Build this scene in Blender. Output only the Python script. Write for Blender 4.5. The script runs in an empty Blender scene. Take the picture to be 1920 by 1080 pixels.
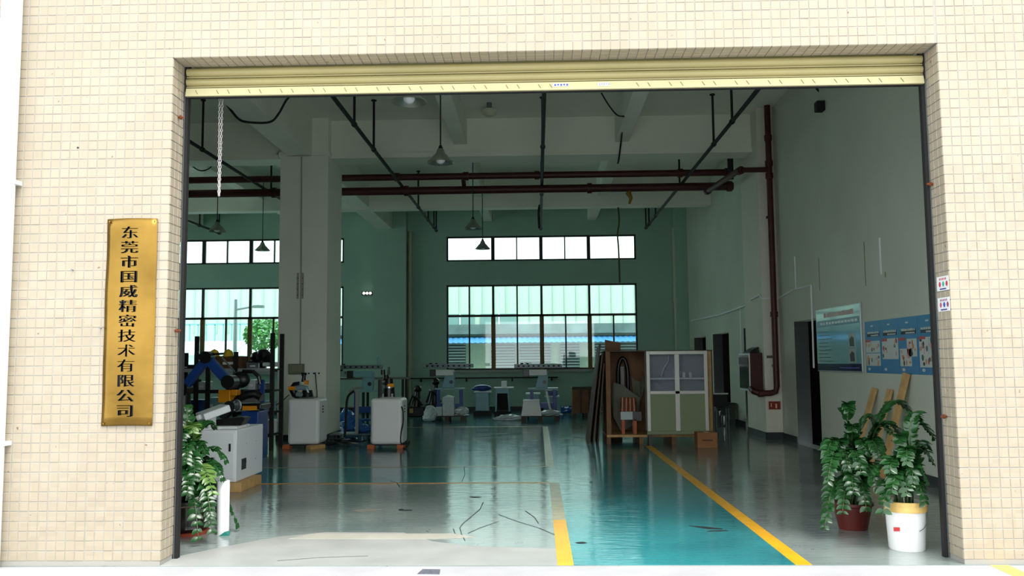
import bpy, math, random
from mathutils import Vector, Matrix, Euler
random.seed(7)
S = bpy.context.scene
COL = S.collection

# ------------------------------------------------------------------ camera, world, sun, exposure
F = 1610.0
CAM = Vector((0, 0, 1.5))
_z = Vector((-160, 18790, -F)).normalized()
_y = Vector((48, -138, -F)); _y = (_y - _z * _y.dot(_z)).normalized()
_x = _y.cross(_z)
RW = Matrix((_x, _y, _z))                      # camera axes -> world axes
cam = bpy.data.cameras.new('camera'); camo = bpy.data.objects.new('camera', cam); COL.objects.link(camo)
cam.sensor_width = 36.0; cam.lens = F / 1920 * 36.0; cam.clip_end = 300
camo.matrix_world = Matrix.Translation(CAM) @ RW.to_4x4()
S.camera = camo
W = bpy.data.worlds.new('sky'); S.world = W; W.use_nodes = True
bg = W.node_tree.nodes['Background']; bg.inputs[0].default_value = (0.93, 0.97, 1.0, 1); bg.inputs[1].default_value = 1.15
sl = bpy.data.lights.new('sun', 'SUN'); sl.energy = 1.5; sl.angle = math.radians(28); sl.color = (1, 0.97, 0.92)
so = bpy.data.objects.new('sun', sl); COL.objects.link(so)
so.rotation_euler = Vector((-0.38, 0.50, -1.0)).to_track_quat('-Z', 'Y').to_euler()
S.view_settings.view_transform = 'Standard'; S.view_settings.look = 'None'
S.view_settings.gamma = 1.0; S.view_settings.use_curve_mapping = False
S.view_settings.exposure = 1.38
S.cycles.max_bounces = 10; S.cycles.diffuse_bounces = 6; S.cycles.transparent_max_bounces = 16
S.cycles.use_denoising = True

def ray(px, py): return RW @ Vector((px - 960, 540 - py, -F))
def at(px, py, Y): d = ray(px, py); return CAM + d * (Y / d.y)
def atX(px, py, X): d = ray(px, py); return CAM + d * (X / d.x)
def atZ(px, py, Z=0.0): d = ray(px, py); return CAM + d * ((Z - 1.5) / d.z)

# ------------------------------------------------------------------ materials
def lin(c):
    return tuple((v / 12.92 if v <= 0.04045 else ((v + 0.055) / 1.055) ** 2.4) for v in [x / 255 for x in c])
MATS = {}
def mat(name, rgb, rough=0.6, metal=0.0, var=0.0, scale=6.0, bump=0.0, bscale=40.0, emit=0, coat=0.0, stain=None, rvar=0.0, trans=0.0, alpha=1.0):
    if name in MATS: return MATS[name]
    m = bpy.data.materials.new(name); m.use_nodes = True; MATS[name] = m
    nt = m.node_tree; b = nt.nodes['Principled BSDF']
    c = lin(rgb)
    b.inputs['Base Color'].default_value = (*c, 1); b.inputs['Roughness'].default_value = rough; b.inputs['Metallic'].default_value = metal
    if coat: b.inputs['Coat Weight'].default_value = coat; b.inputs['Coat Roughness'].default_value = 0.05
    if trans: b.inputs['Transmission Weight'].default_value = trans
    if alpha < 1: b.inputs['Alpha'].default_value = alpha
    if emit: b.inputs['Emission Color'].default_value = (*c, 1); b.inputs['Emission Strength'].default_value = emit
    geo = nt.nodes.new('ShaderNodeNewGeometry')
    if var or stain:
        n = nt.nodes.new('ShaderNodeTexNoise'); n.inputs['Scale'].default_value = scale; n.inputs['Detail'].default_value = 6
        nt.links.new(geo.outputs['Position'], n.inputs['Vector'])
        r = nt.nodes.new('ShaderNodeValToRGB'); nt.links.new(n.outputs['Fac'], r.inputs[0])
        e = r.color_ramp.elements; e[0].position = 0.3; e[1].position = 0.7
        dk = stain and lin(stain) or tuple(v * (1 - var) for v in c)
        e[0].color = (*dk, 1); e[1].color = (*[min(1, v * (1 + var * 0.5)) for v in c], 1)
        if stain: e[0].position = 0.28; e[1].position = 0.42
        nt.links.new(r.outputs[0], b.inputs['Base Color'])
        if rvar:
            mm = nt.nodes.new('ShaderNodeMapRange'); mm.inputs['To Min'].default_value = max(0.02, rough - rvar); mm.inputs['To Max'].default_value = rough + rvar
            mm.inputs['From Min'].default_value = 0.3; mm.inputs['From Max'].default_value = 0.7
            nt.links.new(n.outputs['Fac'], mm.inputs['Value']); nt.links.new(mm.outputs[0], b.inputs['Roughness'])
    if bump:
        n2 = nt.nodes.new('ShaderNodeTexNoise'); n2.inputs['Scale'].default_value = bscale; n2.inputs['Detail'].default_value = 4
        nt.links.new(geo.outputs['Position'], n2.inputs['Vector'])
        bp = nt.nodes.new('ShaderNodeBump'); bp.inputs['Strength'].default_value = bump; bp.inputs['Distance'].default_value = 0.02
        nt.links.new(n2.outputs['Fac'], bp.inputs['Height']); nt.links.new(bp.outputs[0], b.inputs['Normal'])
    return m

def floor_mat(name, rgb, dark, rough):
    """epoxy paint: broad tonal drift, scuffs, scratches, slow ripples"""
    if name in MATS: return MATS[name]
    m = mat(name, rgb, rough)
    nt = m.node_tree; b = nt.nodes['Principled BSDF']
    geo = nt.nodes.new('ShaderNodeNewGeometry')
    def noise(scale, detail, sx=1, sy=1):
        mp = nt.nodes.new('ShaderNodeMapping'); mp.inputs['Scale'].default_value = (sx, sy, 1)
        nt.links.new(geo.outputs['Position'], mp.inputs['Vector'])
        n = nt.nodes.new('ShaderNodeTexNoise'); n.inputs['Scale'].default_value = scale; n.inputs['Detail'].default_value = detail
        nt.links.new(mp.outputs[0], n.inputs['Vector']); return n
    n1 = noise(0.9, 8); r = nt.nodes.new('ShaderNodeValToRGB'); nt.links.new(n1.outputs['Fac'], r.inputs[0])
    r.color_ramp.elements[0].position = 0.32; r.color_ramp.elements[1].position = 0.62
    r.color_ramp.elements[0].color = (*lin(dark), 1); r.color_ramp.elements[1].color = (*lin(rgb), 1)
    # scratches
    n3 = noise(2.2, 3, 1, 0.7); mt = nt.nodes.new('ShaderNodeMath'); mt.operation = 'SUBTRACT'; mt.inputs[1].default_value = 0.5
    nt.links.new(n3.outputs['Fac'], mt.inputs[0])
    ab = nt.nodes.new('ShaderNodeMath'); ab.operation = 'ABSOLUTE'; nt.links.new(mt.outputs[0], ab.inputs[0])
    lt = nt.nodes.new('ShaderNodeMath'); lt.operation = 'LESS_THAN'; lt.inputs[1].default_value = 0.0012; nt.links.new(ab.outputs[0], lt.inputs[0])
    n4 = noise(1.3, 2); gt = nt.nodes.new('ShaderNodeMath'); gt.operation = 'GREATER_THAN'; gt.inputs[1].default_value = 0.56; nt.links.new(n4.outputs['Fac'], gt.inputs[0])
    ml = nt.nodes.new('ShaderNodeMath'); ml.operation = 'MULTIPLY'; nt.links.new(lt.outputs[0], ml.inputs[0]); nt.links.new(gt.outputs[0], ml.inputs[1])
    sc = nt.nodes.new('ShaderNodeMath'); sc.operation = 'MULTIPLY'; sc.inputs[1].default_value = 0.55; nt.links.new(ml.outputs[0], sc.inputs[0])
    mx = nt.nodes.new('ShaderNodeMix'); mx.data_type = 'RGBA'; nt.links.new(sc.outputs[0], mx.inputs['Factor'])
    nt.links.new(r.outputs[0], mx.inputs['A']); mx.inputs['B'].default_value = (0.03, 0.04, 0.04, 1)
    nt.links.new(mx.outputs['Result'], b.inputs['Base Color'])
    n5 = noise(3.0, 6); rr = nt.nodes.new('ShaderNodeMapRange'); rr.inputs['From Min'].default_value = 0.3; rr.inputs['From Max'].default_value = 0.7
    rr.inputs['To Min'].default_value = rough * 0.65; rr.inputs['To Max'].default_value = rough * 1.5
    nt.links.new(n5.outputs['Fac'], rr.inputs['Value']); nt.links.new(rr.outputs[0], b.inputs['Roughness'])
    n6 = noise(9.0, 4, 0.5, 1.8); bp = nt.nodes.new('ShaderNodeBump'); bp.inputs['Strength'].default_value = 0.16; bp.inputs['Distance'].default_value = 0.02
    nt.links.new(n6.outputs['Fac'], bp.inputs['Height']); nt.links.new(bp.outputs[0], b.inputs['Normal'])
    b.inputs['Specular IOR Level'].default_value = 0.85
    return m

def tile_mat():
    m = bpy.data.materials.new('cream_tile'); m.use_nodes = True; nt = m.node_tree; b = nt.nodes['Principled BSDF']
    geo = nt.nodes.new('ShaderNodeNewGeometry')
    sn = nt.nodes.new('ShaderNodeVectorMath'); sn.operation = 'SNAP'; sn.inputs[1].default_value = (0.0725,) * 3
    nt.links.new(geo.outputs['Position'], sn.inputs[0])
    wn = nt.nodes.new('ShaderNodeTexWhiteNoise'); nt.links.new(sn.outputs[0], wn.inputs['Vector'])
    n = nt.nodes.new('ShaderNodeTexNoise'); n.inputs['Scale'].default_value = 1.1; n.inputs['Detail'].default_value = 5; nt.links.new(geo.outputs['Position'], n.inputs['Vector'])
    ad = nt.nodes.new('ShaderNodeMath'); ad.operation = 'MULTIPLY_ADD'; ad.inputs[1].default_value = 0.35; nt.links.new(wn.outputs['Value'], ad.inputs[0]); nt.links.new(n.outputs['Fac'], ad.inputs[2])
    r = nt.nodes.new('ShaderNodeValToRGB'); nt.links.new(ad.outputs[0], r.inputs[0])
    r.color_ramp.elements[0].position = 0.3; r.color_ramp.elements[0].color = (*lin((155, 144, 124)), 1)
    r.color_ramp.elements[1].position = 0.95; r.color_ramp.elements[1].color = (*lin((166, 155, 136)), 1)
    # small brown specks and chips
    n2 = nt.nodes.new('ShaderNodeTexNoise'); n2.inputs['Scale'].default_value = 22; n2.inputs['Detail'].default_value = 3; nt.links.new(geo.outputs['Position'], n2.inputs['Vector'])
    g = nt.nodes.new('ShaderNodeMath'); g.operation = 'GREATER_THAN'; g.inputs[1].default_value = 0.715; nt.links.new(n2.outputs['Fac'], g.inputs[0])
    mx = nt.nodes.new('ShaderNodeMix'); mx.data_type = 'RGBA'; nt.links.new(g.outputs[0], mx.inputs['Factor']); nt.links.new(r.outputs[0], mx.inputs['A']); mx.inputs['B'].default_value = (*lin((120, 96, 70)), 1)
    nt.links.new(mx.outputs['Result'], b.inputs['Base Color']); b.inputs['Roughness'].default_value = 0.38
    return m

def glass_mat(name, tint, refl=0.12, haze=0.0):
    m = bpy.data.materials.new(name); m.use_nodes = True; nt = m.node_tree
    for n in list(nt.nodes):
        if n.type != 'OUTPUT_MATERIAL': nt.nodes.remove(n)
    out = nt.nodes['Material Output']
    t = nt.nodes.new('ShaderNodeBsdfTransparent'); t.inputs[0].default_value = (*tint, 1)
    g = nt.nodes.new('ShaderNodeBsdfGlossy'); g.inputs['Roughness'].default_value = 0.03
    fr = nt.nodes.new('ShaderNodeFresnel'); fr.inputs[0].default_value = 1.45
    ad = nt.nodes.new('ShaderNodeMath'); ad.operation = 'ADD'; ad.inputs[1].default_value = refl * 0.3; nt.links.new(fr.outputs[0], ad.inputs[0])
    mx = nt.nodes.new('ShaderNodeMixShader'); nt.links.new(ad.outputs[0], mx.inputs[0]); nt.links.new(t.outputs[0], mx.inputs[1]); nt.links.new(g.outputs[0], mx.inputs[2])
    last = mx
    if haze:
        d = nt.nodes.new('ShaderNodeBsdfTranslucent'); d.inputs[0].default_value = (0.8, 0.9, 0.88, 1)
        m2 = nt.nodes.new('ShaderNodeMixShader'); m2.inputs[0].default_value = haze; nt.links.new(mx.outputs[0], m2.inputs[1]); nt.links.new(d.outputs[0], m2.inputs[2]); last = m2
    nt.links.new(last.outputs[0], out.inputs['Surface']); MATS[name] = m
    return m

TILE = tile_mat()
GROUT = mat('grout', (154, 150, 142), 0.9)
M_WALL = mat('wall_paint', (198, 203, 188), 0.75, var=0.07, scale=0.8, bump=0.05, bscale=3)
M_CEIL = mat('ceiling_paint', (228, 230, 216), 0.8, var=0.05, scale=1.2)
M_FARW = mat('far_wall_paint', (152, 184, 168), 0.75, var=0.08, scale=0.9)
M_JAMB = mat('jamb_grey', (66, 72, 70), 0.7, var=0.15, scale=3)
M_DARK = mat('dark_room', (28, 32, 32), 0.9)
M_SKIRT = mat('skirting_dark', (40, 46, 48), 0.5)
M_FRAME = mat('bronze_frame', (38, 34, 28), 0.5, 0.3)
M_FRAMEB = mat('bronze_frame_bare', (96, 78, 34), 0.5, 0.3)
M_GLASS = glass_mat('window_glass', (0.86, 0.99, 0.95))
M_CGLASS = glass_mat('cabinet_glass', (0.90, 0.92, 0.95), 0.25)
M_RED = mat('red_pipe_paint', (66, 12, 14), 0.5, var=0.2)
M_BLACK = mat('black_paint', (16, 15, 15), 0.7)
M_BLKM = mat('black_plastic', (14, 14, 16), 0.35)
M_GREYM = mat('grey_metal', (120, 130, 132), 0.35, 0.6)
M_LAMP = mat('lamp_aluminium', (170, 175, 165), 0.3, 0.8, var=0.2)
M_BULB = mat('lamp_bulb', (215, 222, 222), 0.2)
M_SHUT = mat('shutter_yellow', (160, 150, 100), 0.4, var=0.10, scale=2)
M_SHUTB = mat('shutter_cream', (200, 192, 146), 0.4, var=0.07, scale=2)
M_WHITE = mat('white_paint', (226, 230, 230), 0.4)
M_MACH = mat('machine_grey_white', (228, 230, 226), 0.4)
M_BLUE = mat('blue_paint', (22, 66, 138), 0.4, var=0.1)
M_ORANGE = mat('orange_paint', (236, 150, 16), 0.45)
M_YELL = mat('yellow_plastic', (226, 190, 28), 0.4)
M_WOOD = mat('pine_wood', (196, 156, 98), 0.6, var=0.22, scale=9, bump=0.1)
M_PLY = mat('plywood', (122, 84, 48), 0.65, var=0.25, scale=4)
M_PLYD = mat('dark_board', (74, 50, 34), 0.6, var=0.25, scale=4)
M_CARD = mat('cardboard', (150, 100, 58), 0.7, var=0.12)
M_TEAL = mat('teal_machine', (120, 168, 176), 0.4)
M_BAG = mat('blue_plastic_film', (40, 104, 176), 0.16, var=0.3, scale=8)
M_CLEAR = mat('clear_plastic_film', (200, 212, 212), 0.2, var=0.15, scale=14)
M_LEAF = mat('zz_leaf', (30, 72, 32), 0.25, var=0.4, scale=25)
M_LEAF2 = mat('zz_leaf_young', (92, 126, 58), 0.3, var=0.25, scale=25)
M_STEM = mat('zz_stem', (60, 84, 46), 0.4)
M_SOIL = mat('soil', (52, 38, 28), 0.95, var=0.3, scale=60)
M_BUCK = mat('bucket_white', (240, 240, 238), 0.35)
M_RUST = mat('rust', (120, 62, 28), 0.85, var=0.4, scale=30)
M_STEEL = mat('stainless', (170, 172, 172), 0.22, 0.9)
M_CORK = mat('print_red', (176, 40, 44), 0.5)
M_INKB = mat('print_dark', (20, 26, 44), 0.5)

# ------------------------------------------------------------------ mesh builder
class MB:
    def __init__(s): s.v = []; s.f = []; s.m = []
    def add(s, vs, fs, m=0):
        o = len(s.v); s.v += [Vector(v) for v in vs]; s.f += [tuple(i + o for i in f) for f in fs]; s.m += [m] * len(fs); return s
    def box(s, x0, x1, y0, y1, z0, z1, m=0, M=None):
        vs = [Vector((x, y, z)) for z in (z0, z1) for y in (y0, y1) for x in (x0, x1)]
        if M: vs = [M @ v for v in vs]
        return s.add(vs, [(0, 2, 3, 1), (4, 5, 7, 6), (0, 1, 5, 4), (2, 6, 7, 3), (0, 4, 6, 2), (1, 3, 7, 5)], m)
    def bar(s, a, b, w, h, m=0, up=(0, 0, 1)):
        a, b = Vector(a), Vector(b); d = b - a; L = d.length; d.normalize(); u = Vector(up)
        if abs(d.dot(u)) > 0.99: u = Vector((1, 0, 0))
        sx = d.cross(u).normalized(); u = sx.cross(d)
        M = Matrix((sx, d, u)).transposed().to_4x4(); M.translation = a
        return s.box(-w / 2, w / 2, 0, L, -h / 2, h / 2, m, M)
    def ring_tube(s, pts, rs, seg=10, m=0, cap=True):
        pts = [Vector(p) for p in pts]; n = len(pts); rs = rs if hasattr(rs, '__len__') else [rs] * n
        o = len(s.v); prev = None; fs = []
        for i, p in enumerate(pts):
            d = (pts[min(i + 1, n - 1)] - pts[max(i - 1, 0)]).normalized()
            if prev is None:
                u = Vector((0, 0, 1)) if abs(d.z) < 0.9 else Vector((1, 0, 0)); a = d.cross(u).normalized()
            else: a = (prev - d * prev.dot(d)); a = a.normalized() if a.length > 1e-6 else d.orthogonal().normalized()
            prev = a; b = d.cross(a)
            for k in range(seg):
                t = 2 * math.pi * k / seg; s.v.append(p + (a * math.cos(t) + b * math.sin(t)) * rs[i])
        for i in range(n - 1):
            for k in range(seg):
                k2 = (k + 1) % seg; fs.append((o + i * seg + k, o + i * seg + k2, o + (i + 1) * seg + k2, o + (i + 1) * seg + k))
        if cap: fs.append(tuple(o + k for k in range(seg))[::-1]); fs.append(tuple(o + (n - 1) * seg + k for k in range(seg)))
        s.f += fs; s.m += [m] * len(fs); return s
    def cyl(s, a, b, r, r2=None, seg=16, m=0): return s.ring_tube([a, b], [r, r if r2 is None else r2], seg, m)
    def lathe(s, prof, c=(0, 0, 0), seg=24, m=0, cap=False):
        c = Vector(c); o = len(s.v); n = len(prof)
        for r, z in prof:
            for k in range(seg):
                t = 2 * math.pi * k / seg; s.v.append(c + Vector((r * math.cos(t), r * math.sin(t), z)))
        fs = []
        for i in range(n - 1):
            for k in range(seg):
                k2 = (k + 1) % seg; fs.append((o + i * seg + k, o + i * seg + k2, o + (i + 1) * seg + k2, o + (i + 1) * seg + k))
        if cap: fs.append(tuple(o + k for k in range(seg))[::-1]); fs.append(tuple(o + (n - 1) * seg + k for k in range(seg)))
        s.f += fs; s.m += [m] * len(fs); return s
    def ball(s, c, r, m=0, seg=12, rings=8, sq=(1, 1, 1)):
        prof = [(max(1e-4, math.sin(math.pi * i / rings)) * r, -math.cos(math.pi * i / rings) * r) for i in range(rings + 1)]
        o = len(s.v); s.lathe(prof, (0, 0, 0), seg, m)
        for i in range(o, len(s.v)): v = s.v[i]; s.v[i] = Vector(c) + Vector((v.x * sq[0], v.y * sq[1], v.z * sq[2]))
        return s
    def prism(s, poly, ext, m=0):
        """poly: 3D points of one face; ext: extrusion vector"""
        n = len(poly); e = Vector(ext); vs = [Vector(p) for p in poly] + [Vector(p) + e for p in poly]
        fs = [tuple(range(n))[::-1], tuple(range(n, 2 * n))] + [(i, (i + 1) % n, (i + 1) % n + n, i + n) for i in range(n)]
        return s.add(vs, fs, m)
    def build(s, name, mats, parent=None, smooth=False, bev=0.0, local=False, seg=2):
        me = bpy.data.meshes.new(name)
        if parent is not None:
            off = Vector((0, 0, 0)) if local else woff(parent); loc = Vector((0, 0, 0))
        else:
            xs = [v.x for v in s.v]; ys = [v.y for v in s.v]; zs = [v.z for v in s.v]
            off = Vector(((min(xs) + max(xs)) / 2, (min(ys) + max(ys)) / 2, min(zs))); loc = off
        me.from_pydata([tuple(v - off) for v in s.v], [], s.f)
        mats = mats if isinstance(mats, (list, tuple)) else [mats]
        for mm in mats: me.materials.append(mm)
        for p, i in zip(me.polygons, s.m): p.material_index = i; p.use_smooth = bool(smooth)
        me.validate(); 
        o = bpy.data.objects.new(name, me); COL.objects.link(o); o.location = loc
        if parent is not None: o.parent = parent
        if smooth and smooth != 'all':
            me.update()
            try: me.set_sharp_from_angle(angle=math.radians(40))
            except Exception: pass
        if bev:
            b = o.modifiers.new('bevel', 'BEVEL'); b.width = bev; b.segments = seg; b.limit_method = 'ANGLE'
        return o

def woff(o):
    v = Vector((0, 0, 0))
    while o is not None: v += o.location; o = o.parent
    return v
def tag(o, label=None, cat=None, group=None, kind=None):
    if label: o['label'] = label
    if cat: o['category'] = cat
    if group: o['group'] = group
    if kind: o['kind'] = kind
    return o
def thing(name, label, cat, loc=(0, 0, 0), group=None, rz=0.0):
    o = bpy.data.objects.new(name, None); COL.objects.link(o); o.location = Vector(loc); o.rotation_euler = (0, 0, rz)
    o.empty_display_size = 0.1
    return tag(o, label, cat, group)
def struct(name, mb, m, **k): return tag(mb.build(name, m, **k), kind='structure')
def inst(me, name, parent, M):
    o = bpy.data.objects.new(name, me); COL.objects.link(o); o.parent = parent; o.matrix_basis = M; return o
def copy_tree(o, parent=None):
    c = o.copy(); COL.objects.link(c); c.parent = parent
    for ch in o.children: copy_tree(ch, c)
    return c

# ------------------------------------------------------------------ the building shell
YF, YI = 6.50, 6.72                 # facade plane, inner plane of the front wall
OX0, OX1, OZ = -2.84, 3.09, 3.905   # opening
XR, XL, YB, ZC = 4.62, -14.0, 26.5, 6.39
P = 0.0725                          # tile pitch

# ground outside and floor inside
struct('ground', MB().box(-14, 14, -12, 6.48, -0.3, -0.004), mat('concrete_apron', (168, 168, 170), 0.8, var=0.16, scale=1.6, bump=0.15, bscale=18))
floor = struct('floor', MB().box(XL, XR, 6.48, YB, -0.3, 0.0), floor_mat('epoxy_grey', (140, 150, 146), (112, 124, 122), 0.10))
TEALP = floor_mat('epoxy_teal', (52, 142, 146), (38, 116, 122), 0.10)
TEALD = floor_mat('epoxy_teal_worn', (78, 124, 126), (62, 108, 112), 0.10)
YELP = mat('line_yellow', (232, 170, 30), 0.3, var=0.15, scale=5)
YELW = mat('line_worn', (186, 176, 138), 0.3, var=0.25, scale=8)
TANP = mat('line_tan', (150, 124, 76), 0.3, var=0.25, scale=6)
def patch(name, x0, x1, y0, y1, h, m, par=floor):
    return MB().box(x0, x1, y0, y1, -0.0005, h).build(name, m, par)
patch('teal_lane', 0.25, 1.87, 6.49, 26.4, 0.0016, TEALP)
patch('teal_lane', -9.0, 0.13, 10.87, 12.42, 0.0016, TEALP)
patch('teal_lane', -9.0, 0.25, 20.1, 26.4, 0.0016, TEALP)
patch('worn_lane', -3.9, 0.13, 12.5, 20.0, 0.0012, TEALD)
patch('yellow_line', 1.87, 1.99, 6.49, 15.4, 0.0024, YELP)
patch('yellow_line', 1.87, 1.99, 16.6, 26.2, 0.0024, YELP)
patch('yellow_line', 0.13, 0.25, 6.49, 8.3, 0.0024, YELP)
patch('worn_line', 0.13, 0.25, 8.3, 10.82, 0.0022, YELW)
patch('worn_line', 0.10, 0.22, 12.5, 20.0, 0.0022, YELW)
patch('yellow_line', -9.0, 0.13, 10.79, 10.87, 0.0023, mat('line_ochre', (200, 140, 46), 0.3, var=0.2))
patch('tan_line', -9.0, 0.13, 12.42, 12.49, 0.0023, TANP)
patch('tan_line', -3.9, 0.13, 19.98, 20.08, 0.0023, TANP)
# bare screed strip just inside the threshold, with its curved left border
pts = [(-2.84, 6.49), (-2.84, 6.80), (-2.60, 7.15), (-2.28, 7.55), (-1.9, 7.75), (-1.2, 7.72), (-0.9, 7.35), (-0.55, 7.15), (0.13, 7.05), (0.13, 6.49)]
MB().prism([(x, y, -0.0005) for x, y in pts], (0, 0, 0.0018)).build('screed', mat('screed', (160, 162, 158), 0.45, var=0.15, scale=2.2, bump=0.1, bscale=9), floor)
MB().prism([(-2.15, 7.46, 0.001), (-2.0, 7.68, 0.001), (-0.75, 7.66, 0.001), (-0.55, 7.50, 0.001), (-0.9, 7.44, 0.001)], (0, 0, 0.003)).build('patching', mat('cement_patch', (172, 170, 158), 0.6, var=0.12, scale=5), floor)
rr = random.Random(3)
for px, py, w, h, a in ((1325, 990, 0.20, 0.05, -0.5), (1345, 996, 0.12, 0.03, 0.2), (762, 957, 0.07, 0.04, 0), (752, 956, 0.03, 0.05, 0), (892, 932, 0.07, 0.04, 0), (1090, 1018, 0.05, 0.04, 0.3), (690, 957, 0.16, 0.10, 0.4)):
    c = atZ(px, py); n = 9
    poly = []
    for k in range(n):
        t = 2 * math.pi * k / n; q = rr.uniform(0.6, 1.1); x, y = math.cos(t) * w * q, math.sin(t) * h * q
        poly.append((c.x + x * math.cos(a) - y * math.sin(a), c.y + x * math.sin(a) + y * math.cos(a), 0.0018))
    MB().prism(poly, (0, 0, 0.0012)).build('scuff_mark', mat('worn_bare', (140, 138, 128), 0.5) if px == 690 else mat('scuff_black', (34, 40, 42), 0.6), floor)
for line in (((906, 942), (900, 955), (880, 972), (868, 982), (862, 990)), ((935, 965), (970, 978), (1010, 990), (1040, 1003)), ((862, 990), (866, 1003), (872, 1014)), ((985, 958), (1002, 970), (1010, 982)), ((878, 1000), (900, 990), (935, 978)), ((850, 992), (856, 1008)), ((732, 902), (744, 905), (750, 914)), ((520, 1052), (600, 1046), (690, 1043)), ((870, 875), (872, 890), (866, 903))):
    q = [atZ(x, y) for x, y in line]; mb = MB()
    for k in range(len(q) - 1):
        d = (q[k + 1] - q[k]).normalized(); nrm = Vector((-d.y, d.x, 0)) * .0045; z = Vector((0, 0, .0022))
        mb.prism([q[k] - nrm + z, q[k + 1] - nrm * .7 + z, q[k + 1] + nrm * .7 + z, q[k] + nrm + z], (0, 0, .0012))
    mb.build('floor_crack', mat('crack_dark', (74, 84, 84), .6), floor)
c = atZ(803, 1072, -0.004)
tag(MB().prism([(c.x - .07, c.y - .07, -0.004), (c.x + .09, c.y - .08, -0.004), (c.x + .08, c.y + .06, -0.004), (c.x - .05, c.y + .07, -0.004)], (0, 0, 0.003)).build('ground_patch', mat('tar_patch', (92, 94, 104), 0.8, var=0.35, scale=30)), 'small dark tar patch on the pale ground before the doorway', 'patch')
a, b = atZ(1853, 1050, -0.004), atZ(1885, 1080, -0.004)
tag(MB().prism([(a.x - .07, a.y + .01, -0.004), (a.x + .06, a.y + .01, -0.004), (a.x + .03, 5.2, -0.004), (a.x - .10, 5.2, -0.004)], (0, 0, 0.003)).build('ground_line', mat('line_pale_yellow', (244, 206, 96), 0.5, var=0.15)), 'faded yellow painted line on the ground outside, right of the doorway', 'painted line')

# ceiling, walls
struct('ceiling', MB().box(XL, XR + .24, YI, YB + .3, ZC, ZC + 0.25), M_CEIL)
wl = MB().box(XL - .2, XL, YI, YB, 0, 1.25).box(XL - .2, XL, YI, YB, 5.4, ZC)
for a_, b_ in ((YI, 18), (25.8, YB)): wl.box(XL - .2, XL, a_, b_, 1.25, 5.4)
struct('wall_left', wl, M_FARW)
for q, (a_, b_) in enumerate(((18, 25.8),)):  # unseen window stretch, added to bring daylight to the back of the hall
    w = MB()
    for z in (1.25, 2.9, 3.9, 5.35): w.box(XL - .12, XL - .05, a_, b_, z, z + .05)
    for k in range(7): y = a_ + (b_ - a_ - .05) * k / 6; w.box(XL - .12, XL - .05, y, y + .05, 1.25, 5.4)
    o = struct('window_%d' % (5 + q), w, M_FRAME)
    MB().box(XL - .09, XL - .08, a_, b_, 1.25, 5.4).build('pane', M_GLASS, o)
# right wall with openings
ops = [(14.30, 15.60, 2.17), (18.55, 19.40, 2.20), (20.90, 22.80, 2.17), (23.75, 25.50, 2.15)]
wr = MB(); y = YI
for a_, b_, h in ops:
    wr.box(XR, XR + .24, y, a_, 0, ZC); wr.box(XR, XR + .24, a_, b_, h, ZC); y = b_
wr.box(XR, XR + .24, y, YB + .3, 0, ZC)
struct('wall_right', wr, M_WALL)
jb = MB()
for a_, b_, h in ops:
    jb.box(XR + .002, XR + .25, b_ - .012, b_ + .004, 0, h)
struct('trim_1', jb, M_JAMB)
dk = MB(); dk.box(XR + 1.6, XR + 1.7, 13.5, YB, 0, 3.0); dk.box(XR + .24, XR + 1.7, 13.4, 13.5, 0, 3.0); dk.box(XR + .24, XR + 1.7, YB, YB + .1, 0, 3.0)
dk.box(XR + .24, XR + 1.7, 13.4, YB, 3.0, 3.1); dk.box(XR + .24, XR + 1.7, 13.4, YB, -0.1, 0.0)
for yy in (17.0, 20.2, 23.3): dk.box(XR + .24, XR + 1.6, yy - .05, yy + .05, 0, 3)
struct('wall_side_rooms', dk, M_DARK)
d = struct('door_1', MB().box(XR + .10, XR + .14, 18.57, 19.38, 0.0, 2.17), M_JAMB)
MB().box(XR + .085, XR + .10, 18.7, 19.25, 0.2, 1.0).build('panel', M_JAMB, d, bev=.004)
MB().box(XR + .085, XR + .10, 18.7, 19.25, 1.15, 2.0).build('panel', M_JAMB, d, bev=.004)
# far wall with windows (two bays)
WX0, WX1 = -2.80, 3.08; BAY = -9.1
wb = MB()
zs = [(0, 1.25), (1.25, 3.88), (3.88, 4.62), (4.62, 5.40), (5.40, ZC)]
for (z0, z1) in ((0, 1.25), (3.88, 4.62), (5.40, ZC)): wb.box(XL, XR + .24, YB, YB + .3, z0, z1)
for (z0, z1) in ((1.25, 3.88), (4.62, 5.40)):
    wb.box(XL, WX0 + BAY, YB, YB + .3, z0, z1); wb.box(WX1 + BAY, WX0, YB, YB + .3, z0, z1); wb.box(WX1, XR + .24, YB, YB + .3, z0, z1)
struct('wall_back', wb, M_FARW)
struct('trim_2', MB().box(-5.05, -4.02, YB - .28, YB, 0, ZC), M_FARW)
struct('trim_3', MB().box(4.25, XR, YB - .25, YB, 0, ZC), M_FARW)
struct('baseboard_back', MB().box(XL, -5.05, YB - .02, YB, 0, .13).box(-5.07, -4.0, YB - .30, YB - .28, 0, .13).box(-4.02, 4.25, YB - .02, YB, 0, .13), M_SKIRT)
wbr = MB(); y = YI
for a_, b_, h in ops: wbr.box(XR - .02, XR, y, a_, 0, .12); y = b_
wbr.box(XR - .02, XR, y, 26.2, 0, .12)
struct('baseboard_right', wbr, M_SKIRT)
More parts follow.
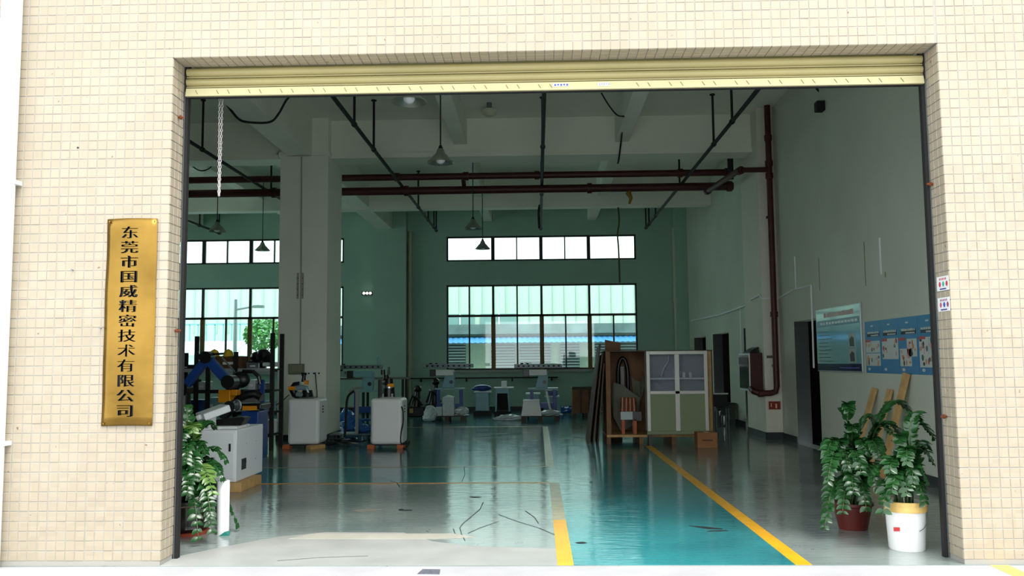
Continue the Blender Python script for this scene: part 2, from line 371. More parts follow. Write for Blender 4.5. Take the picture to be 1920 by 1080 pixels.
# front wall: inner leaf behind the tiles
def front(name, x0, x1, z0, z1): return struct(name, MB().box(x0, x1, YF + .0028, YI, z0, z1), [GROUT])
fl = front('wall_front_left', -5.6, OX0 - .006, -.05, 5.6)
fr_ = front('wall_front_right', OX1 + .006, 5.6, -.05, 5.6)
ft = front('wall_front_top', OX0 - .006, OX1 + .006, OZ + .006, 5.6)
struct('wall_front_inner', MB().box(XL, -5.6, YF + .05, YI, 0, ZC).box(-5.6, 5.6, YF + .05, YI, 5.6, ZC).box(XL, OX0 - .03, YI, YI + .02, 0, ZC).box(OX1 + .03, XR, YI, YI + .02, 0, ZC).box(OX0 - .03, OX1 + .03, YI, YI + .02, OZ + .1, ZC), M_WALL)

# mosaic tiles: one shared mesh; biggest in view as parts, the rest joined
TW = P - 0.0048
def tile_vf(w=TW, h=TW, t=.008, b=.0022):
    v = [(-w/2, 0, -h/2), (w/2, 0, -h/2), (w/2, 0, h/2), (-w/2, 0, h/2)]
    v += [(x, -t + b, z) for x, _, z in v[:4]] + [((abs(x) - b) * (1 if x > 0 else -1), -t, (abs(z) - b) * (1 if z > 0 else -1)) for x, _, z in v[:4]]
    f = []
    for k in range(4):
        k2 = (k + 1) % 4; f.append((k, k2, 4 + k2, 4 + k)); f.append((4 + k, 4 + k2, 8 + k2, 8 + k))
    f.append((8, 9, 10, 11)); return [Vector(q) for q in v], f
TV, TF = tile_vf()
tme = bpy.data.meshes.new('tile'); tme.from_pydata([tuple(v) for v in TV], [], TF); tme.materials.append(TILE)
def pix(p):
    c = RW.transposed() @ (Vector(p) - CAM)
    return (960 + F * c.x / -c.z, 540 - F * c.y / -c.z) if c.z < 0 else (-999, -999)
def lay(wall, slots, cap=300):
    """slots: list of (centre, rotation matrix 3x3). nearest in-frame ones become single parts"""
    rg = random.Random(11); seen = []; rest = []
    for s_ in slots:
        x, y = pix(s_[0]); (seen if -5 < x < 1925 and -5 < y < 1085 else rest).append(s_)
    seen.sort(key=lambda s_: (s_[0] - CAM).length)
    rest += seen[cap:]; seen = seen[:cap]; off = woff(wall)
    def jit(R): return R @ Euler((rg.gauss(0, .006), rg.gauss(0, .004), rg.gauss(0, .006))).to_matrix()
    for c, R in seen:
        M = jit(R).to_4x4(); M.translation = c - off + R @ Vector((0, rg.gauss(0, .0006), 0)); inst(tme, 'tile', wall, M)
    mb = MB()
    for c, R in rest:
        J = jit(R); dd = R @ Vector((0, rg.gauss(0, .0006), 0)); mb.add([J @ v + c + dd for v in TV], TF)
    mb.build('tiling', TILE, wall)['kind'] = 'stuff'
def seam(i): return i * P + (i // 4) * .0022
I3 = Matrix.Identity(3)
R_in_left = Matrix.Rotation(math.pi / 2, 3, 'Z')     # face +X
R_in_right = Matrix.Rotation(-math.pi / 2, 3, 'Z')   # face -X
R_soff = Matrix.Rotation(math.pi / 2, 3, 'X')       # face -Z
YFP = YF + .008
sl_, sr_, st_ = [], [], []
for j in range(-1, 76):
    z = OZ - P / 2 - seam(j) if j >= 0 else 0
    for jj in (0,):
        pass
rows_below = [OZ - P / 2 - seam(j) for j in range(0, 53)]
rows_above = [OZ + P / 2 + seam(j) for j in range(0, 20)]
for z in rows_below + rows_above:
    if z < 0.02: continue
    for i in range(0, 24): sl_.append((Vector((OX0 - P / 2 - seam(i), YFP, z)), I3)); sr_.append((Vector((OX1 + P / 2 + seam(i), YFP, z)), I3))
ncol = int((OX1 - OX0) / (P + .00055)); 
for z in rows_above:
    for i in range(0, ncol + 1):
        x = OX0 + P / 2 + seam(i)
        if x < OX1 - P * .3: st_.append((Vector((x, YFP, z)), I3))
for z in rows_below:
    if z < .02: continue
    for k in range(3):
        y = YF + .004 + P / 2 + k * P
        sl_.append((Vector((OX0 - .008, y, z)), R_in_left)); sr_.append((Vector((OX1 + .008, y, z)), R_in_right))
for i in range(0, ncol + 1):
    x = OX0 + P / 2 + seam(i)
    if x < OX1 - P * .3:
        for k in range(3): st_.append((Vector((x, YF + .004 + P / 2 + k * P, OZ + .008)), R_soff))
lay(fl, sl_); lay(fr_, sr_); lay(ft, st_)

# roller shutter, mostly rolled up
sh = thing('roller_shutter', 'rolled up pale yellow metal roller shutter across the top of the doorway', 'shutter', (0.1, YI, 3.66))
def slat_prof(z0, h, y0, dep=.03, n=7):
    return [(y0 - dep * math.sin(math.pi * k / n) ** .6, z0 + h * k / n) for k in range(n + 1)]
def sweep(prof, x0, x1, m, name):
    mb = MB(); n = len(prof)
    mb.add([(x0, y, z) for y, z in prof] + [(x1, y, z) for y, z in prof], [(i, i + n, i + n + 1, i + 1) for i in range(n - 1)] + [tuple(range(n)), tuple(range(n, 2 * n))[::-1]])
    o = mb.build(name, m, sh, smooth=True); return o
for z0, h, m_ in ((3.825, .072, M_SHUT), (3.745, .066, M_SHUT)): sweep(slat_prof(z0, h, YI + .01), OX0 + .02, OX1 - .02, m_, 'slat')
for z0 in (3.812, 3.733): MB().box(OX0 + .02, OX1 - .02, YI - .004, YI + .012, z0, z0 + .009).build('hinge_strip', M_SHUT, sh)
sweep([(YI + .02, 3.655), (YI - .028, 3.657), (YI - .024, 3.668), (YI - .012, 3.724), (YI + .02, 3.729)], OX0 + .02, OX1 - .02, M_SHUTB, 'bottom_rail')
MB().box(OX0 + .02, OX1 - .02, YI - .005, YI + .03, 3.648, 3.655).build('rubber_seal', M_BLACK, sh)
MB().cyl((OX0, YI + .24, 4.12), (OX1, YI + .24, 4.12), .17, seg=20).build('drum', M_SHUT, sh, smooth=True)
dm = MB(); xx = OX0 + .12; k = 0
while xx < OX1 - .1:
    if not (.15 < xx < .75): dm.bar((xx, YI - .0265, 3.672), (xx - .02, YI - .0195, 3.706), .0035, .002, up=(0, -1, 0))
    xx += .17 if k % 2 == 0 else .09; k += 1
dm.build('dash_marks', mat('dash', (120, 110, 70), .8), sh)['kind'] = 'stuff'
for nm, px, w, ink, lab in (('sticker', 1051, .125, (60, 70, 170), 'small white sticker with blue print, left one on the shutter bottom rail'), ('sticker', 1132, .095, (150, 150, 210), 'small pale sticker with faint print, right one on the shutter bottom rail')):
    c = at(px, 155, YI - .03); st = thing(nm, lab, 'sticker', c)
    MB().box(c.x - w / 2, c.x + w / 2, YI - .0262, YI - .0255, 3.682, 3.708, 0).build('paper', M_WHITE, st)
    ik = MB()
    for q in range(5): xq = c.x - w * .4 + q * w * .19; ik.box(xq, xq + w * .12, YI - .0272, YI - .0262, 3.687 + (q % 2) * .004, 3.703)
    ik.build('print', mat('ink%d' % ink[0], ink, .5), st)
for s_, x0 in (('left', OX0), ('right', OX1 - .035)):
    t = thing('guide_rail', 'dark steel shutter guide rail up the %s side of the doorway' % s_, 'guide rail', (x0 + .017, YI + .02, 0))
    MB().box(x0, x0 + .035, YI + .001, YI + .05, 0, 3.95).build('channel', M_BLACK, t)
    MB().box(x0 + (.006 if s_ == 'left' else .027), x0 + (.010 if s_ == 'left' else .031), YI - .006, YI + .002, 0, 3.7).build('lip', M_GREYM, t)
# rusty bolts in the reveals
for px, py, side, lab in ((334, 220, 0, 'rusty bolt high on the left door reveal'), (328, 620, 0, 'rusty bolt at mid height on the left door reveal'), (1749, 345, 1, 'rusty bolt high on the right door reveal'), (1775, 781, 1, 'rusty bolt low on the right door reveal')):
    X0 = OX1 if side else OX0; p = atX(px, py, X0); sgn = -1 if side else 1
    p.y = min(max(p.y, YF + .05), YI - .03)
    t = thing('rusty_bolt', lab, 'bolt', (X0, p.y, p.z))
    MB().cyl((X0, p.y, p.z), (X0 + sgn * .045, p.y, p.z), .009, seg=8).build('shank', M_RUST, t)
    MB().cyl((X0 + sgn * .014, p.y, p.z), (X0 + sgn * .024, p.y, p.z), .019, seg=6).build('nut', M_RUST, t)
# old nails and anchor holes on the facade
for px, py, kd, lab in ((35, 90, 'h', 'dark drill hole near the top left corner of the tiled wall'), (146, 277, 'h', 'dark drill hole in the tiled wall above the brass plaque'), (30, 170, 'n', 'small wall nail near the white drainpipe, topmost'), (15, 521, 'n', 'small wall nail near the white drainpipe, mid height'), (137, 507, 'n', 'small wall nail left of the brass plaque, upper one'), (190, 616, 'n', 'small grey wall screw touching the left edge of the brass plaque'), (8, 706, 'n', 'small wall nail near the white drainpipe, lowest')):
    p = at(px, py, YF)
    if kd == 'h': tag(MB().cyl((p.x, YF + .002, p.z), (p.x, YF - .0015, p.z), .008, seg=12).build('drill_hole', M_BLKM), lab, 'hole')
    else:
        t = thing('wall_nail', lab, 'nail', p)
        MB().cyl((p.x, YF + .01, p.z), (p.x, YF - .02, p.z + .002), .0035, seg=8).build('shank', M_RUST, t)
        MB().cyl((p.x, YF - .018, p.z + .002), (p.x, YF - .022, p.z + .002), .008, seg=10).build('nail_head', M_GREYM, t)
# white drainpipe at the far left of the facade
t = thing('drainpipe', 'white drainpipe running up the tiled wall at the far left', 'drainpipe', (-4.10, YF - .09, 0))
MB().cyl((-4.10, YF - .08, 0), (-4.10, YF - .08, 5.6), .075, seg=20).build('pipe', M_WHITE, t, smooth=True)
for z in (.9, 2.9, 4.9): MB().box(-4.19, -4.01, YF - .09, YF, z, z + .03).build('bracket', M_WHITE, t)

# brass company plaque with its vertical lettering
def font_mesh(txt, size, thin=0.0):
    cu = bpy.data.curves.new('lettering', 'FONT'); cu.body = txt; cu.size = size; cu.align_x = 'CENTER'; cu.align_y = 'CENTER'; cu.offset = thin; cu.resolution_u = 3; cu.extrude = .0006
    o = bpy.data.objects.new('lettering', cu); COL.objects.link(o)
    me = bpy.data.meshes.new_from_object(o.evaluated_get(bpy.context.evaluated_depsgraph_get())); bpy.data.objects.remove(o)
    return me
PX0, PX1, PZ0, PZ1 = -3.318, -2.925, 1.037, 2.625
M_BRASS = mat('brass', (150, 118, 56), 0.28, 1.0, var=0.42, scale=1.7, bump=0.5, bscale=1.6, rvar=0.1)  # broad tone noise in the colour stands in for varied reflections
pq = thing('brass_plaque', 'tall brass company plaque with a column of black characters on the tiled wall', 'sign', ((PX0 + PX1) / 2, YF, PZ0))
mb = MB(); nx, nz = 8, 24; o_ = []
for j in range(nz + 1):
    for i in range(nx + 1):
        u, v_ = i / nx, j / nz; y_ = YF - .012 - .012 * math.sin(math.pi * u) + .003 * math.sin(v_ * 9 + u * 3) + .004 * max(0, .2 - v_) * 4 * math.sin(u * 5)
        o_.append((PX0 + (PX1 - PX0) * u + .0016 * math.sin(v_ * 17), y_, PZ0 + (PZ1 - PZ0) * v_ + .004 * math.sin(u * 3.1)))
mb.add(o_, [(j * (nx + 1) + i, j * (nx + 1) + i + 1, (j + 1) * (nx + 1) + i + 1, (j + 1) * (nx + 1) + i) for j in range(nz) for i in range(nx)])
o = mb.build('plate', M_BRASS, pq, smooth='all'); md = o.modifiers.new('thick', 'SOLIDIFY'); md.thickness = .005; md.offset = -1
M_INK = mat('black_ink', (16, 14, 12), .5)
txt = '东莞市国威精密技术有限公司'
lm = MB()
for i, ch in enumerate(txt):
    me = font_mesh(ch, .112, -.0012)
    cx = (PX0 + PX1) / 2 - .012 ; cz = 2.510 - i * .1137
    for dx in (-.0054, -.0018, .0018, .0054):
        lm.add([Vector((cx + dx + v.co.x * 1.28, YF - .0262 - v.co.z, cz + v.co.y * .92)) for v in me.vertices], [tuple(p.vertices) for p in me.polygons])
    bpy.data.meshes.remove(me)
lm.build('lettering', M_INK, pq)
for x_ in (PX0 + .02, PX1 - .02):
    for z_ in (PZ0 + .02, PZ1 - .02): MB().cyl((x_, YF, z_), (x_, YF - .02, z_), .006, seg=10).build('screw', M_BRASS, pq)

# stickers on the right reveal
for (py0, py1, inks, lab) in ((518, 545, ((190, 60, 70), (60, 170, 150), (190, 60, 70)), 'upper white sticker with red and green print on the right door reveal'), (558, 584, ((150, 70, 110), (70, 80, 170), (190, 90, 120)), 'lower white sticker with violet and blue print on the right door reveal')):
    z1 = atX(1768, py0, OX1).z; z0 = atX(1768, py1, OX1).z; xs_ = OX1 - .0022
    st = thing('reveal_sticker', lab, 'sticker', (xs_, YF + .1, z0))
    MB().box(xs_ - .001, xs_ + .002, YF + .01, YF + .195, z0, z1).build('paper', M_WHITE, st)
    for q in range(5): MB().box(xs_ - .002, xs_ - .001, YF + .045 + q * .024, YF + .058 + q * .024, z1 - .028, z1 - .012).build('print', mat('ink_r%d' % inks[0][1], inks[0], .5), st)
    for q, ik in enumerate(inks): MB().prism([(xs_ - .001, YF + .025 + q * .055 + .018 * math.cos(a) + .012, z0 + .05 + .022 * math.sin(a)) for a in [k * math.pi / 3 for k in range(6)]], (-.001, 0, 0)).build('print', mat('ink_s%d%d' % (ik[0], ik[1]), ik, .5), st)
    MB().box(xs_ - .002, xs_ - .001, YF + .05, YF + .15, z0 + .008, z0 + .018).build('print', mat('ink_v', (80, 60, 130), .5), st)

# ------------------------------------------------------------------ beams, columns
def beam(name, x0, x1, y0, y1, z0): return struct(name, MB().box(x0, x1, y0, y1, z0, ZC), M_CEIL, bev=.01)
beam('trim_4', XL, 4.3, 16.92, 17.35, 5.62)
struct('trim_5', MB().box(XL, 4.3, 16.87, 17.40, 5.60, 5.70), M_CEIL)
beam('trim_6', XL, XR, 22.5, 22.85, 5.57)
beam('trim_7', -4.93, -4.45, YI, YB, 5.62)
beam('trim_8', -14.0, -13.55, YI, YB, 5.62)
for k, (x0, x1) in enumerate(((-1.64, -1.37), (1.60, 1.87), (-7.55, -7.27), (-10.75, -10.48))): beam('trim_%d' % (9 + k), x0, x1, YI, YB, 5.86)
beam('trim_13', XL, XR, 11.6, 11.95, 5.70)
CX0, CX1, CY0, CY1 = -5.08, -4.12, 16.7, 17.9
struct('trim_14', MB().box(CX0, CX1, CY0, CY1, 0, ZC).box(CX0 - .04, CX1 + .03, CY0 - .03, CY1 + .03, 5.62, 5.70), M_CEIL, bev=.008)
struct('trim_15', MB().box(4.30, XR, 16.5, 17.9, 0, ZC), mat('pillar_paint', (214, 212, 196), .7, var=.06, scale=2), bev=.01)
struct('trim_16', MB().box(4.29, XR, 16.48, 16.5, 0, .13).box(4.28, 4.30, 16.48, 17.9, 0, .13).box(CX0 - .015, CX1 + .015, CY0 - .015, CY1 + .015, 0, .12), M_SKIRT)
struct('trim_17', MB().box(-14.0, -13.4, 16.7, 17.9, 0, ZC), M_CEIL)

# ------------------------------------------------------------------ windows
def window(idx, dx, z0, z1, bold, trans, cells, label):
    """cells: list of (x0,x1,z0,z1) panes"""
    w = MB(); Y0, Y1 = YB + .02, YB + .09
    X0, X1 = WX0 + dx, WX1 + dx
    w.box(X0, X0 + .05, Y0, Y1, z0, z1); w.box(X1 - .05, X1, Y0, Y1, z0, z1); w.box(X0, X1, Y0, Y1, z0, z0 + .05); w.box(X0, X1, Y0, Y1, z1 - .05, z1)
    o = struct('window_%d' % idx, w, M_FRAME)
    for x_, b0, b1, wd in bold: MB().box(x_ + dx - wd / 2, x_ + dx + wd / 2, Y0 - .005, Y1, b0, b1).build('mullion', M_FRAMEB if (wd > .1 and b1 < 3) else M_FRAME, o)
    for z_ in trans: MB().box(X0, X1, Y0 - .005, Y1, z_ - .035, z_ + .035).build('transom', M_FRAME, o)
    for (a_, b_, c_, d_) in cells: MB().box(a_ + dx, b_ + dx, YB + .052, YB + .058, c_, d_).build('pane', M_GLASS, o)
    return o
mx_ = {px: at(px, 620, YB).x for px in (880, 925, 970, 1016, 1061, 1106, 1151)}
T = 2.92
for k, dx in enumerate((0, BAY)):
    xs = [WX0] + [mx_[p] for p in (880, 925, 970, 1016, 1106)] + [WX1]
    xs2 = [WX0] + [mx_[p] for p in (880, 925, 970, 1016, 1061, 1106, 1151)] + [WX1]
    if k: xs = [WX0, mx_[925], mx_[1016], mx_[1106], WX1]
    cells = [(xs[i], xs[i + 1], T, 3.88) for i in range(len(xs) - 1)] + [(xs2[i], xs2[i + 1], 1.25, T) for i in range(len(xs2) - 1)]
    bold = [(mx_[p], 1.25, T, .13) for p in (925, 1016, 1106)] + [(mx_[p], T, 3.88, .07) for p in (925, 1016, 1106)] + [(mx_[p], 1.25, T, .045) for p in (880, 970, 1061, 1151)]
    if not k: bold += [(mx_[p], T, 3.88, .045) for p in (880, 970)]
    window(1 + 2 * k, dx, 1.25, 3.88, bold, [T], cells, '')
    xs3 = [WX0, mx_[925], mx_[970], mx_[1016], mx_[1061], mx_[1106], WX1]
    window(2 + 2 * k, dx, 4.62, 5.40, [(mx_[p], 4.62, 5.40, .11) for p in (925, 1016, 1106)] + [(mx_[p], 4.62, 5.40, .04) for p in (970, 1061)], [], [(xs3[i], xs3[i + 1], 4.62, 5.40) for i in range(6)], '')
    struct('trim_%d' % (20 + k), MB().box(WX0 + dx - .08, WX1 + dx + .08, YB - .10, YB + .02, 1.17, 1.25), mat('sill_concrete', (150, 160, 154), .7, var=.2, scale=3))

# ------------------------------------------------------------------ what stands beyond the rear windows
nb = thing('factory_building', 'pale ribbed metal factory building beyond the rear windows', 'building', (0, 44, 0))
MB().box(-40, 30, 44, 50, -1, 6.4).build('wall', mat('pale_cladding', (186, 200, 190), .6, var=.05), nb)
rb = MB(); x = -40
while x < 30: rb.box(x, x + .06, 43.95, 44, 3.1, 6.4); x += .6
rb.build('ribbing', mat('pale_cladding_rib', (168, 186, 178), .6), nb)['kind'] = 'stuff'
MB().box(-40, 30, 43.7, 50.2, 6.4, 6.55).build('roof_edge', M_WHITE, nb)
for x0, x1 in ((-4.7, -3.2), (-2.9, -1.0), (7.2, 9.6)):
    f_ = MB().box(x0, x1, 43.9, 44.05, 3.25, 3.95).build('window', mat('far_glass', (120, 150, 150), .25), nb)
    MB().box((x0 + x1) / 2 - .03, (x0 + x1) / 2 + .03, 43.85, 43.9, 3.25, 3.95).build('mullion', M_WHITE, f_)
an = thing('low_annex', 'low concrete annex with a blue corrugated awning and louvred bays behind the rear window', 'building', (1, 35, 0))
MB().box(-9, 12, 36, 40, -1, 2.65).build('wall', mat('annex_wall', (146, 158, 140), .8, var=.1), an)
MB().box(-9, 12, 35.6, 40.2, 2.65, 3.05).build('parapet', mat('weathered_concrete', (104, 122, 120), .9, var=.4, scale=1.2), an)
aw = MB(); x = -9; n_ = 0
vs, fs = [], []
while x < 12:
    z = .03 if n_ % 2 else 0; vs += [(x, 34.7, 2.26 + z), (x, 36.0, 2.55 + z)]; x += .11; n_ += 1
for i in range(n_ - 1): fs.append((2 * i, 2 * i + 2, 2 * i + 3, 2 * i + 1))
aw.add(vs, fs); o = aw.build('awning', mat('blue_awning', (70, 130, 184), .5, var=.15, scale=1), an); o.modifiers.new('t', 'SOLIDIFY').thickness = .02
for q, (x0, x1) in enumerate(((-1.95, -.95), (-.75, .55), (.95, 1.75), (2.4, 4.4), (5.0, 6.4), (-4.2, -3.0))):
    lf = MB().box(x0, x1, 35.9, 36.02, .35, 2.2).build('louvre_bay', mat('louvre_dark', (48, 60, 62), .7), an)
    z = .42
    while z < 2.15: MB().box(x0, x1, 35.82, 35.9, z, z + .055).build('louvre_slat', mat('louvre_slat', (118, 132, 130), .6, stain=(112, 84, 78), scale=1.5), lf); z += .12
yard = struct('ground_yard', MB().box(-45, 35, YB + .3, 60, -.4, -.15), mat('yard_concrete', (180, 184, 180), .85, var=.15))
# left-hand outlook: sheds, railing, lamp post, tree
sh2 = thing('white_shed', 'white shed roof outside the rear window at the left', 'shed', at(350, 660, 36))
a1 = at(300, 600, 38); a2 = at(430, 660, 38)
MB().box(a1.x, a2.x, 38, 41, -.2, 1.9).build('wall', M_WHITE, sh2)
MB().prism([(a1.x - .3, 37.6, 1.9), (a2.x + .3, 37.6, 1.9), (a2.x + .3, 39.5, 2.5), (a1.x - .3, 39.5, 2.5)], (0, 0, .06)).build('roof', mat('shed_roof', (208, 222, 226), .5), sh2)
rl = thing('yard_railing', 'pale metal railing in the yard outside the left rear window', 'railing', at(420, 640, 40))
g0, g1 = at(338, 640, 42).x, at(512, 640, 42).x
MB().box(g0, g1, 42, 42.06, 3.42, 3.5).build('top_rail', M_TEAL, rl)
x = g0
MB().box(g0, g1, 42, 42.06, -.15, 2.5).build('base_wall', M_WHITE, rl)
while x < g1: MB().box(x, x + .05, 42, 42.05, 2.5, 3.45).build('baluster', M_TEAL, rl); x += .42
lp = at(441, 620, 33)
t = thing('lamp_post', 'grey yard lamp post outside the left rear window', 'lamp post', (lp.x, 33, -.15))
MB().cyl((lp.x, 33, -.15), (lp.x, 33, 4.0), .1, .06).build('pole', M_GREYM, t); MB().cyl((lp.x, 33, 3.6), (lp.x + .9, 33, 3.75), .04).build('arm', M_GREYM, t)
MB().box(lp.x + .7, lp.x + 1.1, 32.9, 33.1, 3.66, 3.76).build('lamp_head', M_GREYM, t)
tr = thing('yard_tree', 'green leafy tree outside the left rear window, right of the lamp post', 'tree', (at(495, 625, 37).x, 37, -.15))
tx = at(497, 625, 37).x
MB().cyl((tx, 37, -.15), (tx, 37, 2.4), .12, .07).build('trunk', M_PLYD, tr)
mb = MB(); rg = random.Random(5)
for k in range(900):
    u = Vector((rg.gauss(0, 1), rg.gauss(0, 1), rg.gauss(0, .8))); u = u.normalized() * rg.uniform(.4, 1.0) ** .5
    c = Vector((tx, 37, 2.75)) + Vector((u.x * .9, u.y * .9, u.z * .75)); a_ = Vector((rg.gauss(0, 1), rg.gauss(0, 1), rg.gauss(0, 1))).normalized() * .1; b_ = a_.orthogonal().normalized() * .06
    mb.add([c - a_, c + b_, c + a_, c - b_], [(0, 1, 2, 3)])
mb.build('foliage', mat('tree_leaf', (70, 130, 62), .6, var=.4, scale=3), tr)['kind'] = 'stuff'

# ------------------------------------------------------------------ sprinkler pipes
ZB = 5.45
def branch(px, py, y0, y1, hang, lab, r=.034):
    X = at(px, py, (ZB - 1.5) / ((at(px, py, 1).z) - 1.5)).x
    t = thing('sprinkler_branch_pipe', lab, 'pipe', (X, (y0 + y1) / 2, ZB), 'sprinkler branch pipes under the ceiling')
    MB().cyl((X, y0, ZB), (X, y1, ZB), r, seg=10).build('pipe', M_BLACK, t, smooth=True)
    for h in hang:
        o = MB().cyl((X, h, ZB), (X, h, ZC), .022, seg=8).build('hanger', M_BLACK, t)
        MB().cyl((X, h - .03, ZB), (X, h + .03, ZB), r + .014, seg=10).build('clamp', M_BLACK, t)
        MB().cyl((X, h, ZC - .02), (X, h, ZC), .05, seg=8).build('ceiling_plate', M_BLACK, o)
    return X
XB = [branch(815, 428, 7.2, 25.6, (13.9, 15.6, 21.6, 23.6, 24.9, 25.5), 'black sprinkler branch pipe slanting left of the middle of the ceiling')]
branch(1014, 428, 7.2, 25.6, (15.6, 20.1, 25.4), 'black sprinkler branch pipe running straight away over the middle of the hall')
branch(1212, 426, 7.2, 25.6, (14.1, 15.6, 19.4, 23.4, 24.8, 25.5), 'black sprinkler branch pipe slanting right of the middle of the ceiling')
branch(447, 323, 7.2, 25.4, (15.4, 19.5), 'black sprinkler branch pipe at the upper left, nearest the doorway corner')
branch(410, 437, 16.0, 25.6, (21.6, 24.0, 25.5), 'black sprinkler branch pipe at the far left beside the pendant lamps')
def pipe_thing(name, lab, pts, r, coup=(), cat='pipe', m=M_RED, seg=14):
    t = thing(name, lab, cat, pts[0])
    MB().ring_tube(pts, r, seg).build('pipe', m, t, smooth=True)
    for c, d in coup:
        c = Vector(c); d = Vector(d).normalized() * .05; MB().cyl(c - d, c + d, r * 1.3, seg=seg).build('coupling', m, t, smooth=True)
    return t
pipe_thing('main_pipe', 'upper dark red fire main crossing the hall under the ceiling', [(XL + .1, 18.25, 5.50), (4.2, 18.25, 5.50)], .072, [((x, 18.25, 5.50), (1, 0, 0)) for x in (-8.8, XB[0], -1.5, .03, 3.1, 4.1)])
pipe_thing('main_pipe', 'lower dark red fire main crossing the hall under the ceiling', [(XL + .1, 18.95, 5.34), (4.38, 18.95, 5.34)], .09, [((x, 18.95, 5.34), (1, 0, 0)) for x in (-8.9, -5.9, -2.9, 1.2, 4.3)])
pt = at(870, 318, 18.6); pipe_thing('link_pipe', 'short dark red pipe joining the two fire mains near the hanging lamps', [(-1.6, 18.25, 5.52), (-1.6, 18.6, 5.62), (-1.6, 18.95, 5.36)], .05)
RX = at(1445, 400, 16.38).x
zt = at(1443, 205, 16.38).z; zb_ = at(1452, 737, 16.38).z; zj = at(1443, 318, 16.38).z
rs = pipe_thing('fire_riser', 'dark red vertical fire riser pipe on the right hand pillar', [(RX, 16.38, ZC), (RX, 16.38, zb_ + .12), (RX - .02, 16.38, zb_ + .03), (RX - .12, 16.38, zb_), (RX - .33, 16.38, zb_), (RX - .42, 16.42, zb_ + .03), (RX - .42, 16.6, zb_ + .08)], .056, [((RX, 16.38, z), (0, 0, 1)) for z in (zj + .62, zj + .12, zj - .12, 2.35)] + [((RX - .3, 16.38, zb_), (1, 0, 0))])
MB().cyl((RX, 16.38, zj), (RX - .5, 16.38, zj), .05).build('side_branch', M_RED, rs, smooth=True)
MB().box(RX - .05, RX + .05, 16.42, 16.5, 1.35, 1.40).build('bracket', M_GREYM, rs); MB().box(RX - .06, RX + .06, 16.42, 16.5, 4.2, 4.24).build('bracket', M_BLACK, rs)
e0 = Vector((RX - .5, 16.38, zj)); e1 = Vector((3.78, 18.75, 5.20))
pipe_thing('link_pipe', 'dark red slanting pipe linking the riser to the fire mains, at the right', [e0, e0 + Vector((-.06, .2, .02)), e1], .06, [(e1, e1 - e0), (e0 + Vector((-.03, .1, .01)), (-.3, 1, 0))])
pipe_thing('vent_pipe', 'short dark pipe rising above the slanting red link pipe', [(4.12, 18.0, 5.3), (4.12, 18.0, ZC)], .06, m=M_BLACK)

# conduits and cables
def cable(name, lab, pts, r, m=M_BLACK, cat='cable', seg=8, sm=True):
    P_ = [Vector(p) for p in pts]
    if sm and len(P_) > 2:
        q = []
        for i in range(len(P_) - 1):
            p0 = P_[max(i - 1, 0)]; p1 = P_[i]; p2 = P_[i + 1]; p3 = P_[min(i + 2, len(P_) - 1)]
            for k in range(6):
                t = k / 6; q.append(.5 * ((2 * p1) + (-p0 + p2) * t + (2 * p0 - 5 * p1 + 4 * p2 - p3) * t * t + (-p0 + 3 * p1 - 3 * p2 + p3) * t ** 3))
        q.append(P_[-1]); P_ = q
    return tag(MB().ring_tube(P_, r, seg).build(name, m, smooth=True), lab, cat)
YC_ = 13.8
cb = [at(x, y, YC_) for x, y in ((335, 183), (412, 184), (428, 200), (446, 222), (465, 229), (505, 229), (522, 214), (540, 184), (560, 178), (700, 174), (1015, 170), (1200, 167), (1400, 164), (1515, 162), (1533, 168), (1541, 183), (1543, 197))]
cable('ceiling_conduit', 'black conduit strung across the hall just under the shutter, dipping beneath a beam', cb, .02)
p = atX(1543, 200, XR); tag(MB().box(XR - .13, XR, p.y - .12, p.y + .04, p.z - .09, p.z + .07).build('junction_box', M_BLACK, bev=.01), 'small dark junction box high on the right wall at the conduit end', 'box')
cable('beam_cable', 'black cable running along the underside of the right ceiling beam', [at(1198, 170, 13.8), at(1190, 190, 14.4), at(1180, 215, 15.2), at(1168, 240, 16.0), at(1164, 270, 16.8), at(1160, 300, 16.84), at(1158, 306, 17.6)], .018)
cable('beam_cable', 'looping black cable hanging left of the right ceiling beam', [at(1128, 175, 14.0), at(1140, 195, 14.4), at(1155, 214, 14.8), at(1166, 218, 15.1), at(1180, 217, 15.2)], .014)
cable('beam_cable', 'short sagging cable behind the upper red main at the far left', [at(355, 308, 17.6), at(375, 320, 17.8), at(392, 316, 17.8), at(402, 304, 17.6)], .014)
cable('wall_wire', 'dark wire running down the right wall behind the pillar', [(4.56, 18.4, 5.6), (4.58, 18.4, 3.0), (4.58, 18.4, 2.25)], .014, sm=False)
wc = [atX(1296, 602, XR - .03), atX(1350, 590, XR - .03), atX(1404, 571, XR - .03)]
cable('wall_conduit', 'white conduit on the right wall between the rear corner and the pillar', wc, .022, M_WHITE, sm=False)
wc = [atX(1408, 562, 4.28), atX(1424, 553, 4.28), (4.28, 16.46, 2.66), (4.60, 16.46, 2.66), atX(1488, 543, XR - .02), atX(1521, 535, XR - .02), atX(1526, 690, XR - .02)]
cable('wall_conduit', 'white conduit wrapping the pillar and dropping beside the glossy notice board', wc, .015, M_WHITE, sm=False)
cable('wall_conduit', 'slim white conduit dropping left of the fire hose cabinet', [(4.59, 19.55, 2.72), (4.59, 19.55, 1.35)], .015, M_WHITE, sm=False)
for i, (px, y0, y1) in enumerate(((1489, 481, 542), (1648, 446, 515))):
    a_, b_ = atX(px, y0, XR - .012), atX(px + 2, y1, XR - .012); tag(MB().box(XR - .012, XR, a_.y - .015, a_.y + .015, b_.z, a_.z).build('cable_trunking', M_WHITE), ('short white trunking strip above the conduit, near the pillar', 'short white trunking strip high above the blue posters')[i], 'trunking')
stn = mat('wall_stain', (128, 118, 74), .8)
